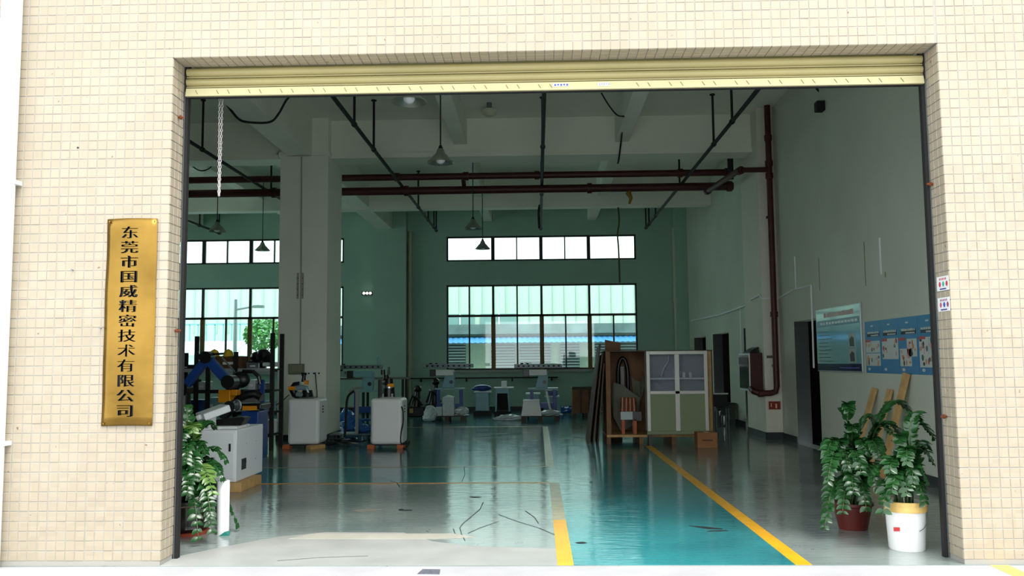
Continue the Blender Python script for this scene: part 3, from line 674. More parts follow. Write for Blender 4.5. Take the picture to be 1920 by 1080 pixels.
for i, (px, y0, y1) in enumerate(((1620, 453, 537), (1660, 510, 520), (1535, 484, 545))):
    a_, b_ = atX(px, y0, XR), atX(px + 1, y1, XR); tag(MB().box(XR - .002, XR + .001, a_.y - .01, a_.y + .014, b_.z, a_.z).build('wall_stain', stn), ('long brownish drip stain on the right wall above the posters', 'small brown spot on the right wall under the trunking strip', 'faint brown drip on the right wall above the notice board')[i], 'stain')
# drainpipes on the far wall
for px, lab in ((769, 'cream downpipe beside the rear pilaster'), (1268, 'cream downpipe in the rear right corner')):
    x = at(px, 600, YB - .07).x; t = thing('downpipe', lab, 'downpipe', (x, YB - .08, 0))
    MB().cyl((x, YB - .08, 0), (x, YB - .08, 5.57), .065, seg=14).build('pipe', mat('cream_pipe', (186, 188, 164), .5), t, smooth=True)
    for z in (1.0, 3.3): MB().cyl((x, YB - .08, z), (x, YB - .08, z + .08), .08, seg=14).build('collar', mat('cream_pipe', (0, 0, 0)), t, smooth=True)
# detector, chain, hanging tape
p = at(917, 186, 15.9); t = thing('smoke_detector', 'round cream smoke detector on the ceiling above the hanging lamps', 'smoke detector', (p.x, 15.9, ZC))
MB().lathe([(.001, 0), (.07, 0), (.13, .05), (.15, .09), (.15, .12), (.001, .12)], (p.x, 15.9, ZC - .26), 20).build('dome', mat('detector_cream', (196, 194, 170), .5), t, smooth=True)
MB().cyl((p.x, 15.9, ZC - .14), (p.x, 15.9, ZC), .05, seg=12).build('mount', M_GREYM, t)
c0 = at(414, 200, 7.0)
t = thing('hanging_chain', 'pale doubled chain hanging behind the left end of the shutter', 'chain', (c0.x, 7.0, 3.9))
ztop, zbot = 3.95, at(414, 367, 7.0).z
for s_ in (-1, 1):
    mb = MB(); z = ztop; k = 0
    while z > zbot:
        pts_ = []; sep = .004 + .011 * (z - zbot) / (ztop - zbot)
        for q in range(11):
            a = 2 * math.pi * q / 10; u, w = math.cos(a) * .0075, math.sin(a) * .016
            pts_.append(Vector((c0.x + s_ * sep + (u if k % 2 else 0), 7.0 + (0 if k % 2 else u), z + w)))
        mb.ring_tube(pts_, .0028, 6, cap=False); z -= .026; k += 1
    mb.build('chain_strand', mat('galvanised', (206, 200, 198), .4, .3), t, smooth='all')
tag(MB().ring_tube([(lambda q: Vector((q.x, 18.95, 5.26)))(at(1181, 350, 18.95)), at(1178, 362, 18.95), at(1183, 372, 18.95), at(1180, 382, 18.95)], [.05, .07, .045, .03], 6).build('hanging_rag', mat('ochre_rag', (130, 104, 34), .9)), 'small ochre rag hanging under the lower red main, right of the middle', 'rag')
cable('hanging_rope', 'frayed brown rope hanging in front of the right end of the upper window', [(lambda q: Vector((q.x, 22.7, 5.58)))(at(1159, 388, 22.7)), at(1161, 415, 22.7), at(1158, 440, 22.7), at(1160, 470, 22.7), at(1162, 530, 22.7)], .022, mat('old_rope', (84, 70, 34), .9), 'rope')
cable('hanging_rope', 'knotted dark cord hanging at the end of the middle sprinkler pipe', [Vector((at(1014, 355, 22).x, 22.0, 5.45)), at(1012, 385, 22), at(1010, 400, 22), at(1011, 428, 22)], .03, M_BLACK, 'cord')

# pendant lamps
def make_lamp():
    t = thing('pendant_lamp', '', 'lamp', (0, 0, 0), 'pendant lamps hanging from the ceiling')
    MB().lathe([(.035, .20), (.05, .19), (.07, .13), (.11, .09), (.16, .03), (.195, 0), (.198, -.012), (.19, -.005), (.155, .025), (.105, .08), (.06, .12), (.02, .13)], (0, 0, 0), 28).build('lamp_shade', M_LAMP, t, smooth=True, local=True)
    MB().ball((0, 0, .03), .07, sq=(1, 1, .8)).build('bulb', M_BULB, t, smooth='all', local=True)
    MB().cyl((0, 0, .19), (0, 0, .25), .04, .02).build('cap', M_BLACK, t, local=True)
    MB().cyl((0, 0, .24), (0, 0, 1.50), .010, seg=8).build('rod', M_BLACK, t, local=True)
    return t
L0 = make_lamp()
lamps = [(767, 190, 9.4, 'big pendant lamp cut by the shutter edge, nearest to the doorway'), (826, 304, 12.4, 'pendant lamp on a long rod in front of the red mains'), (887, 428, 18.5, 'pendant lamp hanging just above the left part of the rear upper window'), (905, 466, 21.8, 'small pendant lamp seen against the bright rear upper window'), (407, 433, 18.5, 'pendant lamp hanging left of the white column'), (492, 469, 22.0, 'small pendant lamp against the left rear window beside the column')]
for i, (px, py, Y, lab) in enumerate(lamps):
    o = L0 if i == 0 else copy_tree(L0)
    o.location = at(px, py, Y); o['label'] = lab
    if o.location.z > 4.6: pass
    k = (ZC - o.location.z) 
    for ch in o.children:
        if ch.name.startswith('rod'):
            top = 5.86 if -1.65 < o.location.x < -1.36 or -7.56 < o.location.x < -7.26 else ZC
            ch.scale.z = 1; me = ch.data.copy(); ch.data = me
            for v in me.vertices:
                if v.co.z > 1: v.co.z = top - o.location.z
# emissive balls imitating daylight through a hole grille in the left rear wall
p = at(689, 550, YB); t = thing('grille_glow', 'three glowing spots imitating daylight through a rear wall grille, right of the column', 'light', (p.x, YB, p.z))
MB().box(p.x - .17, p.x + .17, YB - .05, YB, p.z - .06, p.z + .05).build('case', M_DARK, t)
for k in (-1, 0, 1): MB().ball((p.x + k * .1, YB - .06, p.z), .04, seg=10, rings=6).build('glow_spot', mat('hole_glow', (255, 246, 240), .5, emit=1.6), t)

# ------------------------------------------------------------------ fire hose cabinet, signs on the pillar
hx0, hx1, hy0, hy1 = 4.06, 4.30, 16.62, 17.45
z0, z1 = at(1420, 733, 16.7).z, at(1420, 662, 16.7).z
t = thing('fire_hose_cabinet', 'dark red fire hose cabinet hung on the left side of the right pillar', 'cabinet', (4.2, 17, z0))
MB().box(hx0, hx1, hy0, hy1, z0, z1).build('body', M_RED, t, bev=.008)
d = MB().box(hx0 - .015, hx0, hy0, hy1, z0, z1).build('door', M_WHITE, t); MB().box(hx0 - .02, hx0 - .014, hy0 + .04, hy1 - .04, z0 + .04, z1 - .04).build('door_glass', mat('dark_glass', (30, 36, 38), .1), d)
MB().box(hx0 - .03, hx0 - .014, hy0 + .05, hy1 - .05, z1 - .22, z1 - .08).build('label_plate', M_RED, d)
tag(MB().prism([(4.08, 16.8, z1), (4.28, 16.8, z1), (4.28, 16.8, z1 + .12), (4.20, 16.8, z1 + .09)], (0, .5, 0)).build('dark_bag', M_BLKM), 'dark crumpled bag lying on top of the red fire hose cabinet', 'bag')
p = at(1443, 669, 16.5); t = thing('pillar_notice', 'small dark lettering plate on the pillar beside the red riser', 'sign', (p.x, 16.5, p.z))
MB().box(p.x - .06, p.x + .06, 16.495, 16.5, p.z - .03, p.z + .03).build('plate', mat('plate_cream', (160, 156, 130), .6), t)
for k in range(4): MB().box(p.x - .05 + k * .027, p.x - .033 + k * .027, 16.492, 16.495, p.z - .02, p.z + .02).build('print', M_BLACK, t)
p = at(1452, 760, 16.5); t = thing('fire_sign', 'small red fire equipment sign low on the pillar in a pale frame', 'sign', (p.x, 16.5, p.z))
MB().box(p.x - .13, p.x + .13, 16.49, 16.5, p.z - .09, p.z + .09).build('frame', mat('sign_frame', (200, 196, 180), .5), t)
MB().box(p.x - .11, p.x + .11, 16.485, 16.49, p.z - .075, p.z + .075).build('panel', mat('sign_red', (130, 24, 20), .4), t)
MB().cyl((p.x + .03, 16.484, p.z - .05), (p.x + .03, 16.484, p.z + .03), .016, seg=8).build('symbol', mat('sign_cream', (214, 190, 130), .5), t)
MB().box(p.x - .07, p.x - .055, 16.48, 16.485, p.z - .03, p.z + .04).build('symbol', mat('sign_cream', (0, 0, 0)), t)
# box and sockets on the column
p = at(557, 692, CY0); t = thing('switch_box', 'olive grey switch box on the white column face', 'switch box', (p.x, CY0, p.z))
MB().box(p.x - .15, p.x + .15, CY0 - .08, CY0, p.z - .1, p.z + .1).build('case', mat('olive_box', (108, 112, 92), .5), t, bev=.01); MB().box(p.x - .125, p.x + .125, CY0 - .09, CY0 - .08, p.z - .06, p.z + .08).build('cover', mat('olive_cover', (128, 130, 106), .4), t, bev=.004)
p = at(589, 700, CY0); t = thing('socket_strip', 'white socket strip right of the olive switch box on the column', 'socket', (p.x, CY0, p.z))
MB().box(p.x - .16, p.x + .16, CY0 - .04, CY0, p.z - .05, p.z + .05).build('case', M_MACH, t, bev=.006)
for k in range(3): MB().box(p.x - .11 + k * .1, p.x - .08 + k * .1, CY0 - .043, CY0 - .04, p.z - .015, p.z + .015).build('outlet', M_BLACK, t)
cable('column_conduit', 'thin white conduit running up the middle of the column face', [at(563, 682, CY0 - .02), at(565, 480, CY0 - .02), (at(566, 300, CY0).x, CY0 - .02, 5.6)], .014, mat('conduit_grey', (150, 156, 150), .5), 'conduit', sm=False)
for px, lab in ((559, 'left pale bracket strip on the column face'), (568, 'right pale bracket strip on the column face')):
    a_, b_ = at(px, 512, CY0), at(px, 560, CY0); t = thing('bracket_strip', lab, 'bracket', (a_.x, CY0, b_.z))
    MB().box(a_.x - .02, a_.x + .02, CY0 - .02, CY0, b_.z, a_.z).build('strip', mat('strip_tan', (158, 154, 140), .6), t)
    for k in range(4): MB().cyl((a_.x, CY0 - .02, b_.z + .07 + k * .11), (a_.x, CY0 - .026, b_.z + .07 + k * .11), .009, seg=8).build('screw', M_BLACK, t)

# ------------------------------------------------------------------ boards on the right wall
def wallrect(mb, y0, y1, z0, z1, dx0, dx1, m=0): return mb.box(XR - dx1, XR - dx0, y0, y1, z0, z1, m)
t = thing('notice_board', 'glossy pale teal notice board with a dark blue foot band on the right wall', 'notice board', (XR, 13.3, 1.3))
BY0, BY1, BZ0, BZ1 = 12.33, 14.28, 1.30, 2.30
M_BOARD = mat('board_face', (124, 172, 176), .12, var=.06, coat=.6)
wallrect(MB(), BY0, BY1, BZ0, BZ1, 0, .03).build('frame', mat('board_frame', (170, 178, 176), .3, .5), t, bev=.004)
wallrect(MB(), BY0 + .02, BY1 - .02, BZ0 + .02, BZ1 - .02, .03, .033).build('face', M_BOARD, t)
wallrect(MB(), BY0 + .02, BY1 - .02, BZ0 + .02, BZ0 + .125, .033, .035).build('foot_band', mat('navy_print', (16, 20, 66), .2), t)
wallrect(MB(), BY0 + .04, BY1 - .06, BZ1 - .29, BZ1 - .19, .033, .035).build('title_band', mat('title_blue', (24, 84, 116), .2), t)
def dashes(y0, y1, z, h, n, m, par, dx=.035, name='print', r=random.Random(1)):
    mb = MB(); w = (y1 - y0) / n
    for k in range(n): mb.box(XR - dx - .0015, XR - dx + .0005, y0 + k * w + w * .12, y0 + (k + 1) * w - w * r.uniform(.05, .2), z, z + h * r.uniform(.8, 1))
    o = mb.build(name, m, par); o['kind'] = 'stuff'; return o
dashes(BY0 + .25, BY1 - .4, BZ1 - .15, .08, 11, mat('heading_red', (168, 92, 84), .3), t, .034)
dashes(BY0 + .1, BY1 - .2, BZ1 - .26, .04, 12, M_WHITE, t)
for k in range(9): dashes(BY1 - .55 - (k % 3) * .1 , BY1 - .1, BZ1 - .38 - k * .058, .02, 7, mat('text_teal', (44, 84, 90), .3), t, .034)
dashes(BY0 + .1, BY0 + .9, BZ0 + .06, .015, 12, mat('text_violet', (110, 100, 190), .3), t)
for zz in (BZ1 - .62, BZ1 - .84):
    wallrect(MB(), BY0 + .22, BY0 + .50, zz - .02, zz + .19, .033, .036).build('photo_print', mat('photo_grey', (150, 160, 150), .3), t)
    MB().prism([(XR - .0365, BY0 + .27, zz), (XR - .0365, BY0 + .44, zz), (XR - .0365, BY0 + .46, zz + .10), (XR - .0365, BY0 + .36, zz + .15), (XR - .0365, BY0 + .28, zz + .12)], (-.001, 0, 0)).build('photo_print', M_BLKM, t)
PZ = (1.30, 2.015); pw = .562
poster_labs = ['leftmost of the four blue safety posters, next to the notice board', 'second blue safety poster from the notice board', 'third blue safety poster from the notice board, behind the tallest plank', 'rightmost blue safety poster, nearest the doorway edge']
M_PB = mat('poster_blue', (24, 116, 166), .35, var=.06, scale=3); M_PP = mat('poster_paper', (190, 196, 190), .4)
pcols = [mat('p_red', (170, 50, 50), .4), mat('p_skin', (190, 140, 110), .4), mat('p_green', (40, 80, 70), .4), M_INKB, mat('p_pink', (200, 150, 150), .4), mat('p_orange', (190, 130, 60), .4)]
for k in range(4):
    y1 = 12.26 - k * pw; y0 = y1 - pw; rg = random.Random(20 + k)
    t = thing('safety_poster', poster_labs[k], 'poster', (XR, (y0 + y1) / 2, PZ[0]), 'blue safety posters in a row')
    wallrect(MB(), y0 + .004, y1, PZ[0], PZ[1], 0, .004).build('sheet', M_PB, t)
    wallrect(MB(), y0 + .05, y1 - .08, PZ[1] - .215, PZ[1] - .15, .004, .0055).build('title_strip', M_INKB, t)
    dashes(y0 + .06, y1 - .09, PZ[1] - .175, .03, 9, M_PP, t, .006); dashes(y0 + .08, y1 - .22, PZ[1] - .21, .022, 6, M_PP, t, .006)
    wallrect(MB(), y1 - .30, y1 - .22, PZ[1] - .08, PZ[1] - .06, .004, .0055).build('small_print', M_PP, t)
    boxes = [[(.02, .52, .10, .27), (.02, .52, .28, .44)], [(.03, .54, .19, .46)], [(.24, .52, .22, .44), (.03, .36, .10, .32)], [(.03, .27, .24, .45), (.28, .54, .24, .45), (.03, .54, .09, .24)]][k]
    for (a_, b_, c_, d_) in boxes:
        pn = wallrect(MB(), y1 - b_, y1 - a_, PZ[0] + c_, PZ[0] + d_, .004, .006).build('picture_panel', M_PP, t)
        for q in range(9):
            yy = rg.uniform(y1 - b_ + .03, y1 - a_ - .03); zz = rg.uniform(PZ[0] + c_ + .03, PZ[0] + d_ - .03); s1, s2 = rg.uniform(.012, .04), rg.uniform(.015, .045)
            n = 6; ang = rg.uniform(0, 3)
            MB().prism([(XR - .0061 - q * .0001, min(max(yy + s1 * math.cos(ang + i * math.pi / 3), y1 - b_), y1 - a_), min(max(zz + s2 * math.sin(ang + i * math.pi / 3), PZ[0] + c_), PZ[0] + d_)) for i in range(n)], (-.0004, 0, 0)).build('picture_shape', rg.choice(pcols), pn)
    wallrect(MB(), y1 - .2, y1 - .02, PZ[1] - .29, PZ[1] - .255, .006, .0075).build('red_tab', pcols[0], t)
    MB().prism([(XR - .0045, y1 - .12 + .045 * math.cos(a), PZ[0] + .055 + .02 * math.sin(a)) for a in [i * math.pi / 5 for i in range(10)]], (-.001, 0, 0)).build('badge', M_PP, t)

# three leaning planks
for i, (bx, by, tx_, ty_, w, lab) in enumerate(((1595, 860, 1640, 728, .14, 'shortest pine plank leaning on the right wall, left of three'), (1632, 860, 1669, 730, .13, 'middle pine plank leaning on the right wall'), (1670, 860, 1700, 700, .15, 'tallest pine plank leaning on the right wall under the posters'))):
    top = atX(tx_, ty_, XR - .035); base = Vector((XR - .34, top.y + (.12, .06, .16)[i], .02))
    dirv = (top - base).normalized(); mb = MB().bar(base, top, w, .032, up=(1, 0, .1)); tag(mb.build('wood_plank', M_WOOD, bev=.003), lab, 'plank', 'pine planks leaning on the right wall')

# ------------------------------------------------------------------ plants
def leaf_mesh(name, m, L=.086, Wd=.056, fold=.2):
    n = 5; v = []; f = []
    for i in range(n + 1):
        t = i / n; w = Wd * .5 * math.sin(math.pi * min(1, t ** .8)) ** .75 if 0 < t < 1 else .001
        zc = -.012 * t * t * 1.5
        v += [(-w, L * t, zc + w * fold), (0, L * t, zc - .001), (w, L * t, zc + w * fold)]
    for i in range(n):
        a = i * 3; f += [(a, a + 1, a + 4, a + 3), (a + 1, a + 2, a + 5, a + 4)]
    me = bpy.data.meshes.new(name); me.from_pydata(v, [], f); me.materials.append(m)
    for p in me.polygons: p.use_smooth = True
    return me
LM = [leaf_mesh('leaf', M_LEAF), leaf_mesh('leaf', M_LEAF, .074, .056, .28), leaf_mesh('leaf', M_LEAF2, .085, .04)]
def bez(p0, p1, p2, t): return p0 * (1 - t) ** 2 + p1 * 2 * t * (1 - t) + p2 * t * t
def plant(t, base, tips, seed, spacing=.033, lscale=1.0, young=()):
    rg = random.Random(seed); off = woff(t); count = 0; rest = MB()
    for si, tip in enumerate(tips):
        p0 = base + Vector((rg.gauss(0, .04), rg.gauss(0, .03), 0)); tip = Vector(tip)
        d = tip - p0; h = max(.22, abs(d.z) * .5 + d.xy.length * .55)
        p1 = p0 + Vector((d.x * .4, d.y * .4, max(d.z, 0) * .85 + .22 + .45 * d.xy.length + rg.uniform(0, .1)))
        N = 24; pts_ = [bez(p0, p1, tip, k / N) for k in range(N + 1)]
        st = MB().ring_tube(pts_, [.0085 * (1 - .72 * k / N) + .001 for k in range(N + 1)], 6).build('stem', M_STEM, t, smooth='all')
        L = sum((pts_[k + 1] - pts_[k]).length for k in range(N)); s_ = L * .24; k = 0; side = 1
        while s_ < L:
            tt = s_ / L; c = bez(p0, p1, tip, tt); dr = (bez(p0, p1, tip, min(1, tt + .02)) - bez(p0, p1, tip, tt - .02)).normalized()
            sd = dr.cross(Vector((0, 0, 1))); sd = sd.normalized() if sd.length > .15 else Vector((1, 0, 0)).cross(dr).normalized()
            for side in (-1, 1):
                a = (sd * side * rg.uniform(.75, 1.05) + dr * rg.uniform(.55, .85) + Vector((rg.gauss(0, .12), rg.gauss(0, .12), rg.uniform(.0, .35)))).normalized()
                up = (sd.cross(dr) * (1 if sd.cross(dr).z > 0 else -1) + Vector((0, -.35, .3)) + Vector((rg.gauss(0, .15), rg.gauss(0, .15), 0)))
                xx_ = a.cross(up).normalized(); up = xx_.cross(a)
                sc = lscale * rg.uniform(.8, 1.15) * (1 - .35 * max(0, tt - .75) / .25)
                M = Matrix((xx_ * sc, a * sc, up * sc)).transposed().to_4x4(); M.translation = c - off
                me = LM[2] if si in young else LM[rg.random() < .5]
                if count < 300: inst(me, 'leaf', t, M)
                else: rest.add([M @ v.co + off for v in me.vertices], [tuple(p.vertices) for p in me.polygons])
                count += 1
            s_ += spacing * rg.uniform(.85, 1.15); k += 1
    if rest.v: rest.build('leaf_cluster', M_LEAF, t, smooth='all')['kind'] = 'stuff'
# right, front: white bucket
B = Vector((2.90, 7.02, 0)); s_ = 1.0
t = thing('potted_plant', 'leafy green plant growing in the white paint bucket at the right', 'plant', B)
MB().lathe([(.001, 0), (.128, 0), (.134, .01), (.150, .30), (.156, .305), (.156, .345), (.162, .35), (.163, .372), (.150, .375), (.146, .30), (.001, .30)], B, 32).build('bucket', M_BUCK, t, smooth=True)
MB().lathe([(.159, .300), (.162, .315), (.160, .34), (.166, .36), (.166, .376), (.158, .38)], B, 32).build('bucket_rim', mat('yellowed_rim', (222, 186, 110), .4, var=.25, scale=12), t, smooth=True)
MB().lathe([(.001, .335), (.148, .335)], B, 24).build('soil', M_SOIL, t)
MB().box(B.x - .146, B.x - .10, B.y - .125, B.y - .118, .16, .19).build('label_mark', M_CORK, t)
hn = [B + Vector((.155 * math.cos(a), -.155 * abs(math.sin(a)) * 1.0, .31 - .15 * math.sin(a))) for a in [math.pi * k / 12 for k in range(6)]]
MB().ring_tube(hn, .003, 6).build('wire_handle', M_GREYM, t)
for d_ in (0,):
    tips = [at(x, y, Y) for x, y, Y in ((1688, 832, 6.95), (1668, 890, 6.85), (1655, 968, 6.85), (1712, 905, 6.80), (1735, 945, 6.82), (1750, 870, 6.95), (1700, 868, 6.8), (1722, 790, 7.15), (1752, 822, 7.1), (1740, 905, 6.85), (1630, 905, 7.0), (1700, 930, 6.78), (1672, 925, 6.8), (1690, 868, 7.1), (1740, 850, 7.2))]
plant(t, B + Vector((0, 0, .33)), tips, 31, .036, 1.02)
# right, behind: dark red pot
B2 = Vector((2.78, 7.85, 0))
t = thing('potted_plant', 'sprawling green plant in the low dark red pot behind the white bucket', 'plant', B2)
MB().lathe([(.001, 0), (.12, 0), (.165, .2), (.18, .21), (.18, .235), (.165, .235), (.15, .2), (.001, .2)], B2, 28).build('pot', mat('dark_red_pot', (96, 34, 28), .4), t, smooth=True)
MB().lathe([(.001, .205), (.155, .205)], B2, 24).build('soil', M_SOIL, t)
tips = [at(x, y, Y) for x, y, Y in ((1546, 990, 7.35), (1548, 868, 7.4), (1552, 905, 7.2), (1592, 768, 7.7), (1540, 842, 7.9), (1580, 960, 7.3), (1600, 810, 7.7), (1640, 795, 7.8), (1670, 812, 7.6), (1590, 880, 7.4), (1625, 960, 7.3), (1650, 860, 7.4), (1712, 778, 8.0), (1620, 850, 7.5), (1600, 925, 7.3), (1575, 840, 7.6), (1645, 915, 7.3), (1660, 840, 7.7), (1690, 815, 7.9), (1615, 890, 7.3))]
plant(t, B2 + Vector((0, 0, .2)), tips, 47, .036, 1.05)
# left: glazed pot
B3 = Vector((-3.15, 7.72, 0))
t = thing('potted_plant', 'bushy green plant in a dark glazed pot just inside the left door jamb', 'plant', B3)
MB().lathe([(.001, 0), (.15, 0), (.17, .03), (.19, .06), (.185, .09), (.20, .13), (.195, .16), (.21, .24), (.205, .27), (.22, .30), (.20, .305), (.19, .27), (.001, .27)], B3, 32).build('pot', mat('glazed_black', (38, 30, 28), .15, var=.3), t, smooth=True)
MB().lathe([(.001, 0), (.19, 0), (.20, .03), (.17, .03)], B3, 28).build('saucer', mat('terracotta', (150, 62, 40), .5), t, smooth=True)
MB().lathe([(.212, .255), (.216, .26), (.212, .268)], B3, 28).build('glaze_band', mat('glaze_tan', (130, 110, 90), .3), t, smooth=True)
MB().lathe([(.001, .275), (.19, .275)], B3, 24).build('soil', M_SOIL, t)
tips = [at(x, y, Y) for x, y, Y in ((345, 778, 7.9), (362, 815, 7.5), (404, 806, 7.9), (425, 868, 7.7), (400, 930, 7.3), (372, 1012, 7.15), (398, 1000, 7.2), (447, 985, 7.8), (420, 905, 7.6), (385, 850, 7.6), (350, 870, 7.2), (395, 965, 7.2), (352, 930, 7.1), (410, 925, 7.9), (340, 830, 7.4), (365, 900, 7.2), (380, 890, 7.6), (400, 880, 7.9))]
plant(t, B3 + Vector((0, 0, .27)), tips, 62, .037, 1.05, young=(1, 4, 11))
MB().ball(B3 + Vector((.17, -.14, .42)), .05, sq=(.9, .6, 1.1)).build('red_tag', mat('red_ribbon', (180, 40, 24), .5), t)
# white roll standing on the floor
c = atZ(418, 1002); t = thing('paper_roll', 'white paper roll standing upright by the left plant', 'paper roll', c)
top = at(416, 901, c.y); 
MB().cyl(c, Vector((c.x - .005, c.y, top.z)), .052, .056, seg=24).build('sheet', M_WHITE, t, smooth=True)
MB().cyl((c.x - .005, c.y, top.z - .002), (c.x - .005, c.y, top.z + .001), .03, seg=16).build('hollow_end', M_DARK, t)
c2 = c + Vector((.03, -.02, 0)); tag(MB().prism([(c.x - .01, c.y - .075, 0), (c.x + .075, c.y - .06, 0), (c.x + .085, c.y - .055, .045), (c.x + .04, c.y - .07, .035)], (0, .012, 0)).build('tape_piece', mat('teal_tape', (22, 116, 108), .4)), 'small teal piece lying against the foot of the white paper roll', 'tape')
# white chair partly hidden behind the leaves
p = atZ(380, 975); t = thing('plastic_stool', 'white plastic stool half hidden behind the left plant', 'stool', p)
zt_ = at(392, 870, p.y).z
MB().box(p.x - .17, p.x + .15, p.y - .02, p.y + .3, .21, .235).build('tray', M_WHITE, t, bev=.006)
MB().ring_tube([p + Vector((.12, .05, .23)), p + Vector((.16, .05, .32)), p + Vector((.15, .05, .45))], [.02, .03, .012], 8).build('backrest', M_WHITE, t, smooth=True)
for dx, dy in ((-.15, .0), (.13, .0), (-.15, .28), (.13, .28)): MB().cyl(p + Vector((dx, dy, 0)), p + Vector((dx, dy, .21)), .012, seg=8).build('leg', M_BLACK, t)
tag(MB().ball(p + Vector((-.01, .12, .07)), .1, seg=9, rings=6, sq=(1.2, .9, .7)).build('plastic_bag', M_CLEAR), 'crumpled clear plastic bag under the white stool', 'bag')

# ------------------------------------------------------------------ near-left white machine cabinet on timber
c = atZ(442, 922); X1_, Y0_ = c.x, c.y; Zt = at(442, 806, Y0_).z
cabm = thing('machine_cabinet', 'tall white machine cabinet on timber blocks, nearest machine at the left', 'machine', (X1_ - .25, Y0_ + .4, 0))
dY = .98; zb = .11
MB().box(X1_ - .55, X1_, Y0_, Y0_ + dY, zb, Zt).build('body', M_WHITE, cabm, bev=.012)
dr = MB().box(X1_ - .50, X1_ - .03, Y0_ - .012, Y0_ - .001, zb + .04, Zt - .04).build('door', M_WHITE, cabm, bev=.003); MB().box(X1_ - .085, X1_ - .065, Y0_ - .022, Y0_ - .012, zb + .36, zb + .45).build('handle', M_BLKM, dr)
MB().box(X1_, X1_ + .004, Y0_ + .18, Y0_ + .34, zb + .12, zb + .25).build('vent_grille', M_BLKM, cabm)
for q in range(6): MB().cyl((X1_, Y0_ + .35 + (q % 2) * .35, zb + .2 + q // 2 * .22), (X1_ + .003, Y0_ + .35 + (q % 2) * .35, zb + .2 + q // 2 * .22), .006, seg=8).build('screw', M_GREYM, cabm)
MB().box(X1_ - .42, X1_ - .05, Y0_ + .15, Y0_ + .6, Zt, Zt + .03).build('top_plate', M_MACH, cabm, bev=.004)
for i, (x0, y0, lab) in enumerate(((X1_ - .12, Y0_ - .05, 'pine timber block under the front right corner of the white machine cabinet'), (X1_ - .5, Y0_ + .05, 'pine timber block under the left side of the white machine cabinet'))):
    tag(MB().box(x0, x0 + (.2 if i == 0 else .12), y0 + .0, y0 + .75, 0, zb - .001).build('timber_block', M_WOOD, bev=.004), lab, 'timber')
# white scanner head on its post
p0 = at(397, 803, Y0_ + .12)
sc = thing('display_terminal', 'white tilted terminal head on a short post atop the white machine cabinet', 'terminal', (p0.x, p0.y, Zt))
MB().box(p0.x - .035, p0.x + .035, p0.y - .03, p0.y + .05, Zt, at(397, 778, p0.y).z).build('post', M_WHITE, sc, bev=.006)
A_, B_ = at(375, 782, p0.y - .1), at(424, 764, p0.y + .1)
MB().bar(A_, B_, .30, .085).build('head', M_WHITE, sc, bev=.014); MB().bar(A_ + Vector((-.01, 0, -.01)), A_ + Vector((.04, 0, .01)), .2, .06).build('grip', M_WHITE, sc, bev=.012)
MB().box(p0.x - .09, p0.x + .09, p0.y - .06, p0.y + .1, Zt, Zt + .015).build('base_plate', M_MACH, sc)
# black gripper arm lying on the cabinet
g = thing('black_gripper', 'black robot gripper lying on the white machine cabinet', 'gripper', (X1_ - .15, Y0_ + .4, Zt))
q0 = X1_ - .2
MB().prism([(q0 - .17, Y0_ + .3, Zt + .03), (q0 + .14, Y0_ + .3, Zt + .03), (q0 + .2, Y0_ + .3, Zt + .12), (q0 + .14, Y0_ + .3, Zt + .135), (q0 - .2, Y0_ + .3, Zt + .10)], (0, .22, 0)).build('base', M_BLKM, g, bev=.01)
MB().cyl((q0 - .12, Y0_ + .4, Zt + .12), (q0 + .02, Y0_ + .4, Zt + .28), .06).build('wrist', M_BLKM, g, smooth=True)
MB().cyl((q0 + .0, Y0_ + .28, Zt + .26), (q0 + .0, Y0_ + .52, Zt + .26), .07).build('joint', M_BLKM, g, smooth=True)
for k in range(3): MB().ring_tube([Vector((q0 + .05 + .02 * k + .05 * math.cos(a), Y0_ + .3, Zt + .27 + .07 * math.sin(a))) for a in [math.pi * 2 * j / 12 for j in range(13)]], .008, 6).build('hose', M_GREYM if k == 2 else M_BLKM, g)

# ------------------------------------------------------------------ blue lifting arm, racks and clutter at the left
Yr = 14.9
def rack_z(py, Y=Yr): return at(420, py, Y).z
rk = thing('storage_rack', 'dark steel storage rack full of parts behind the blue equipment at the left', 'rack', (at(420, 800, Yr).x, Yr, 0))
rx0, rx1 = at(322, 700, Yr).x, at(511, 700, Yr).x
for px in (322, 366, 388, 440, 509):
    for dy in ((0, .55) if px in (322, 509) else (0,)):
        x = at(px, 750, Yr).x; MB().box(x - .035, x + .035, Yr + dy, Yr + dy + .05, 0, rack_z(630) if px == 366 else rack_z(660) if px != 509 else rack_z(625)).build('upright', M_BLACK, rk)
for py in (692, 732, 773, 815):
    z = rack_z(py); MB().box(rx0, rx1, Yr + .06, Yr + .55, z - .03, z).build('shelf', M_BLACK, rk); MB().box(rx0, rx1, Yr + .02, Yr + .058, z - .05, z + .01).build('shelf_beam', mat('rack_pale', (150, 158, 156), .5) if py == 692 else M_BLACK, rk)
def rbox(px0, px1, py0, pyb, m, lab, name='parts_bin', cat='bin', dy=.1, dep=.35):
    a_, b_ = at(px0, py0, Yr + dy), at(px1, pyb, Yr + dy); z0_ = rack_z(pyb, Yr + .02)
    t = thing(name, lab, cat, ((a_.x + b_.x) / 2, Yr + dy + dep / 2, z0_))
    w = b_.x - a_.x; h = a_.z - z0_
    MB().box(a_.x, b_.x, Yr + dy, Yr + dy + dep, z0_, z0_ + h).build('body', m, t, bev=.01)
    MB().box(a_.x - .008, b_.x + .008, Yr + dy - .008, Yr + dy + dep, z0_ + h * .82, z0_ + h * .95).build('rim', m, t, bev=.004)
    MB().box(a_.x + w * .3, a_.x + w * .7, Yr + dy - .014, Yr + dy - .001, z0_ + h * .35, z0_ + h * .55).build('label_slot', M_MACH, t)
    return t
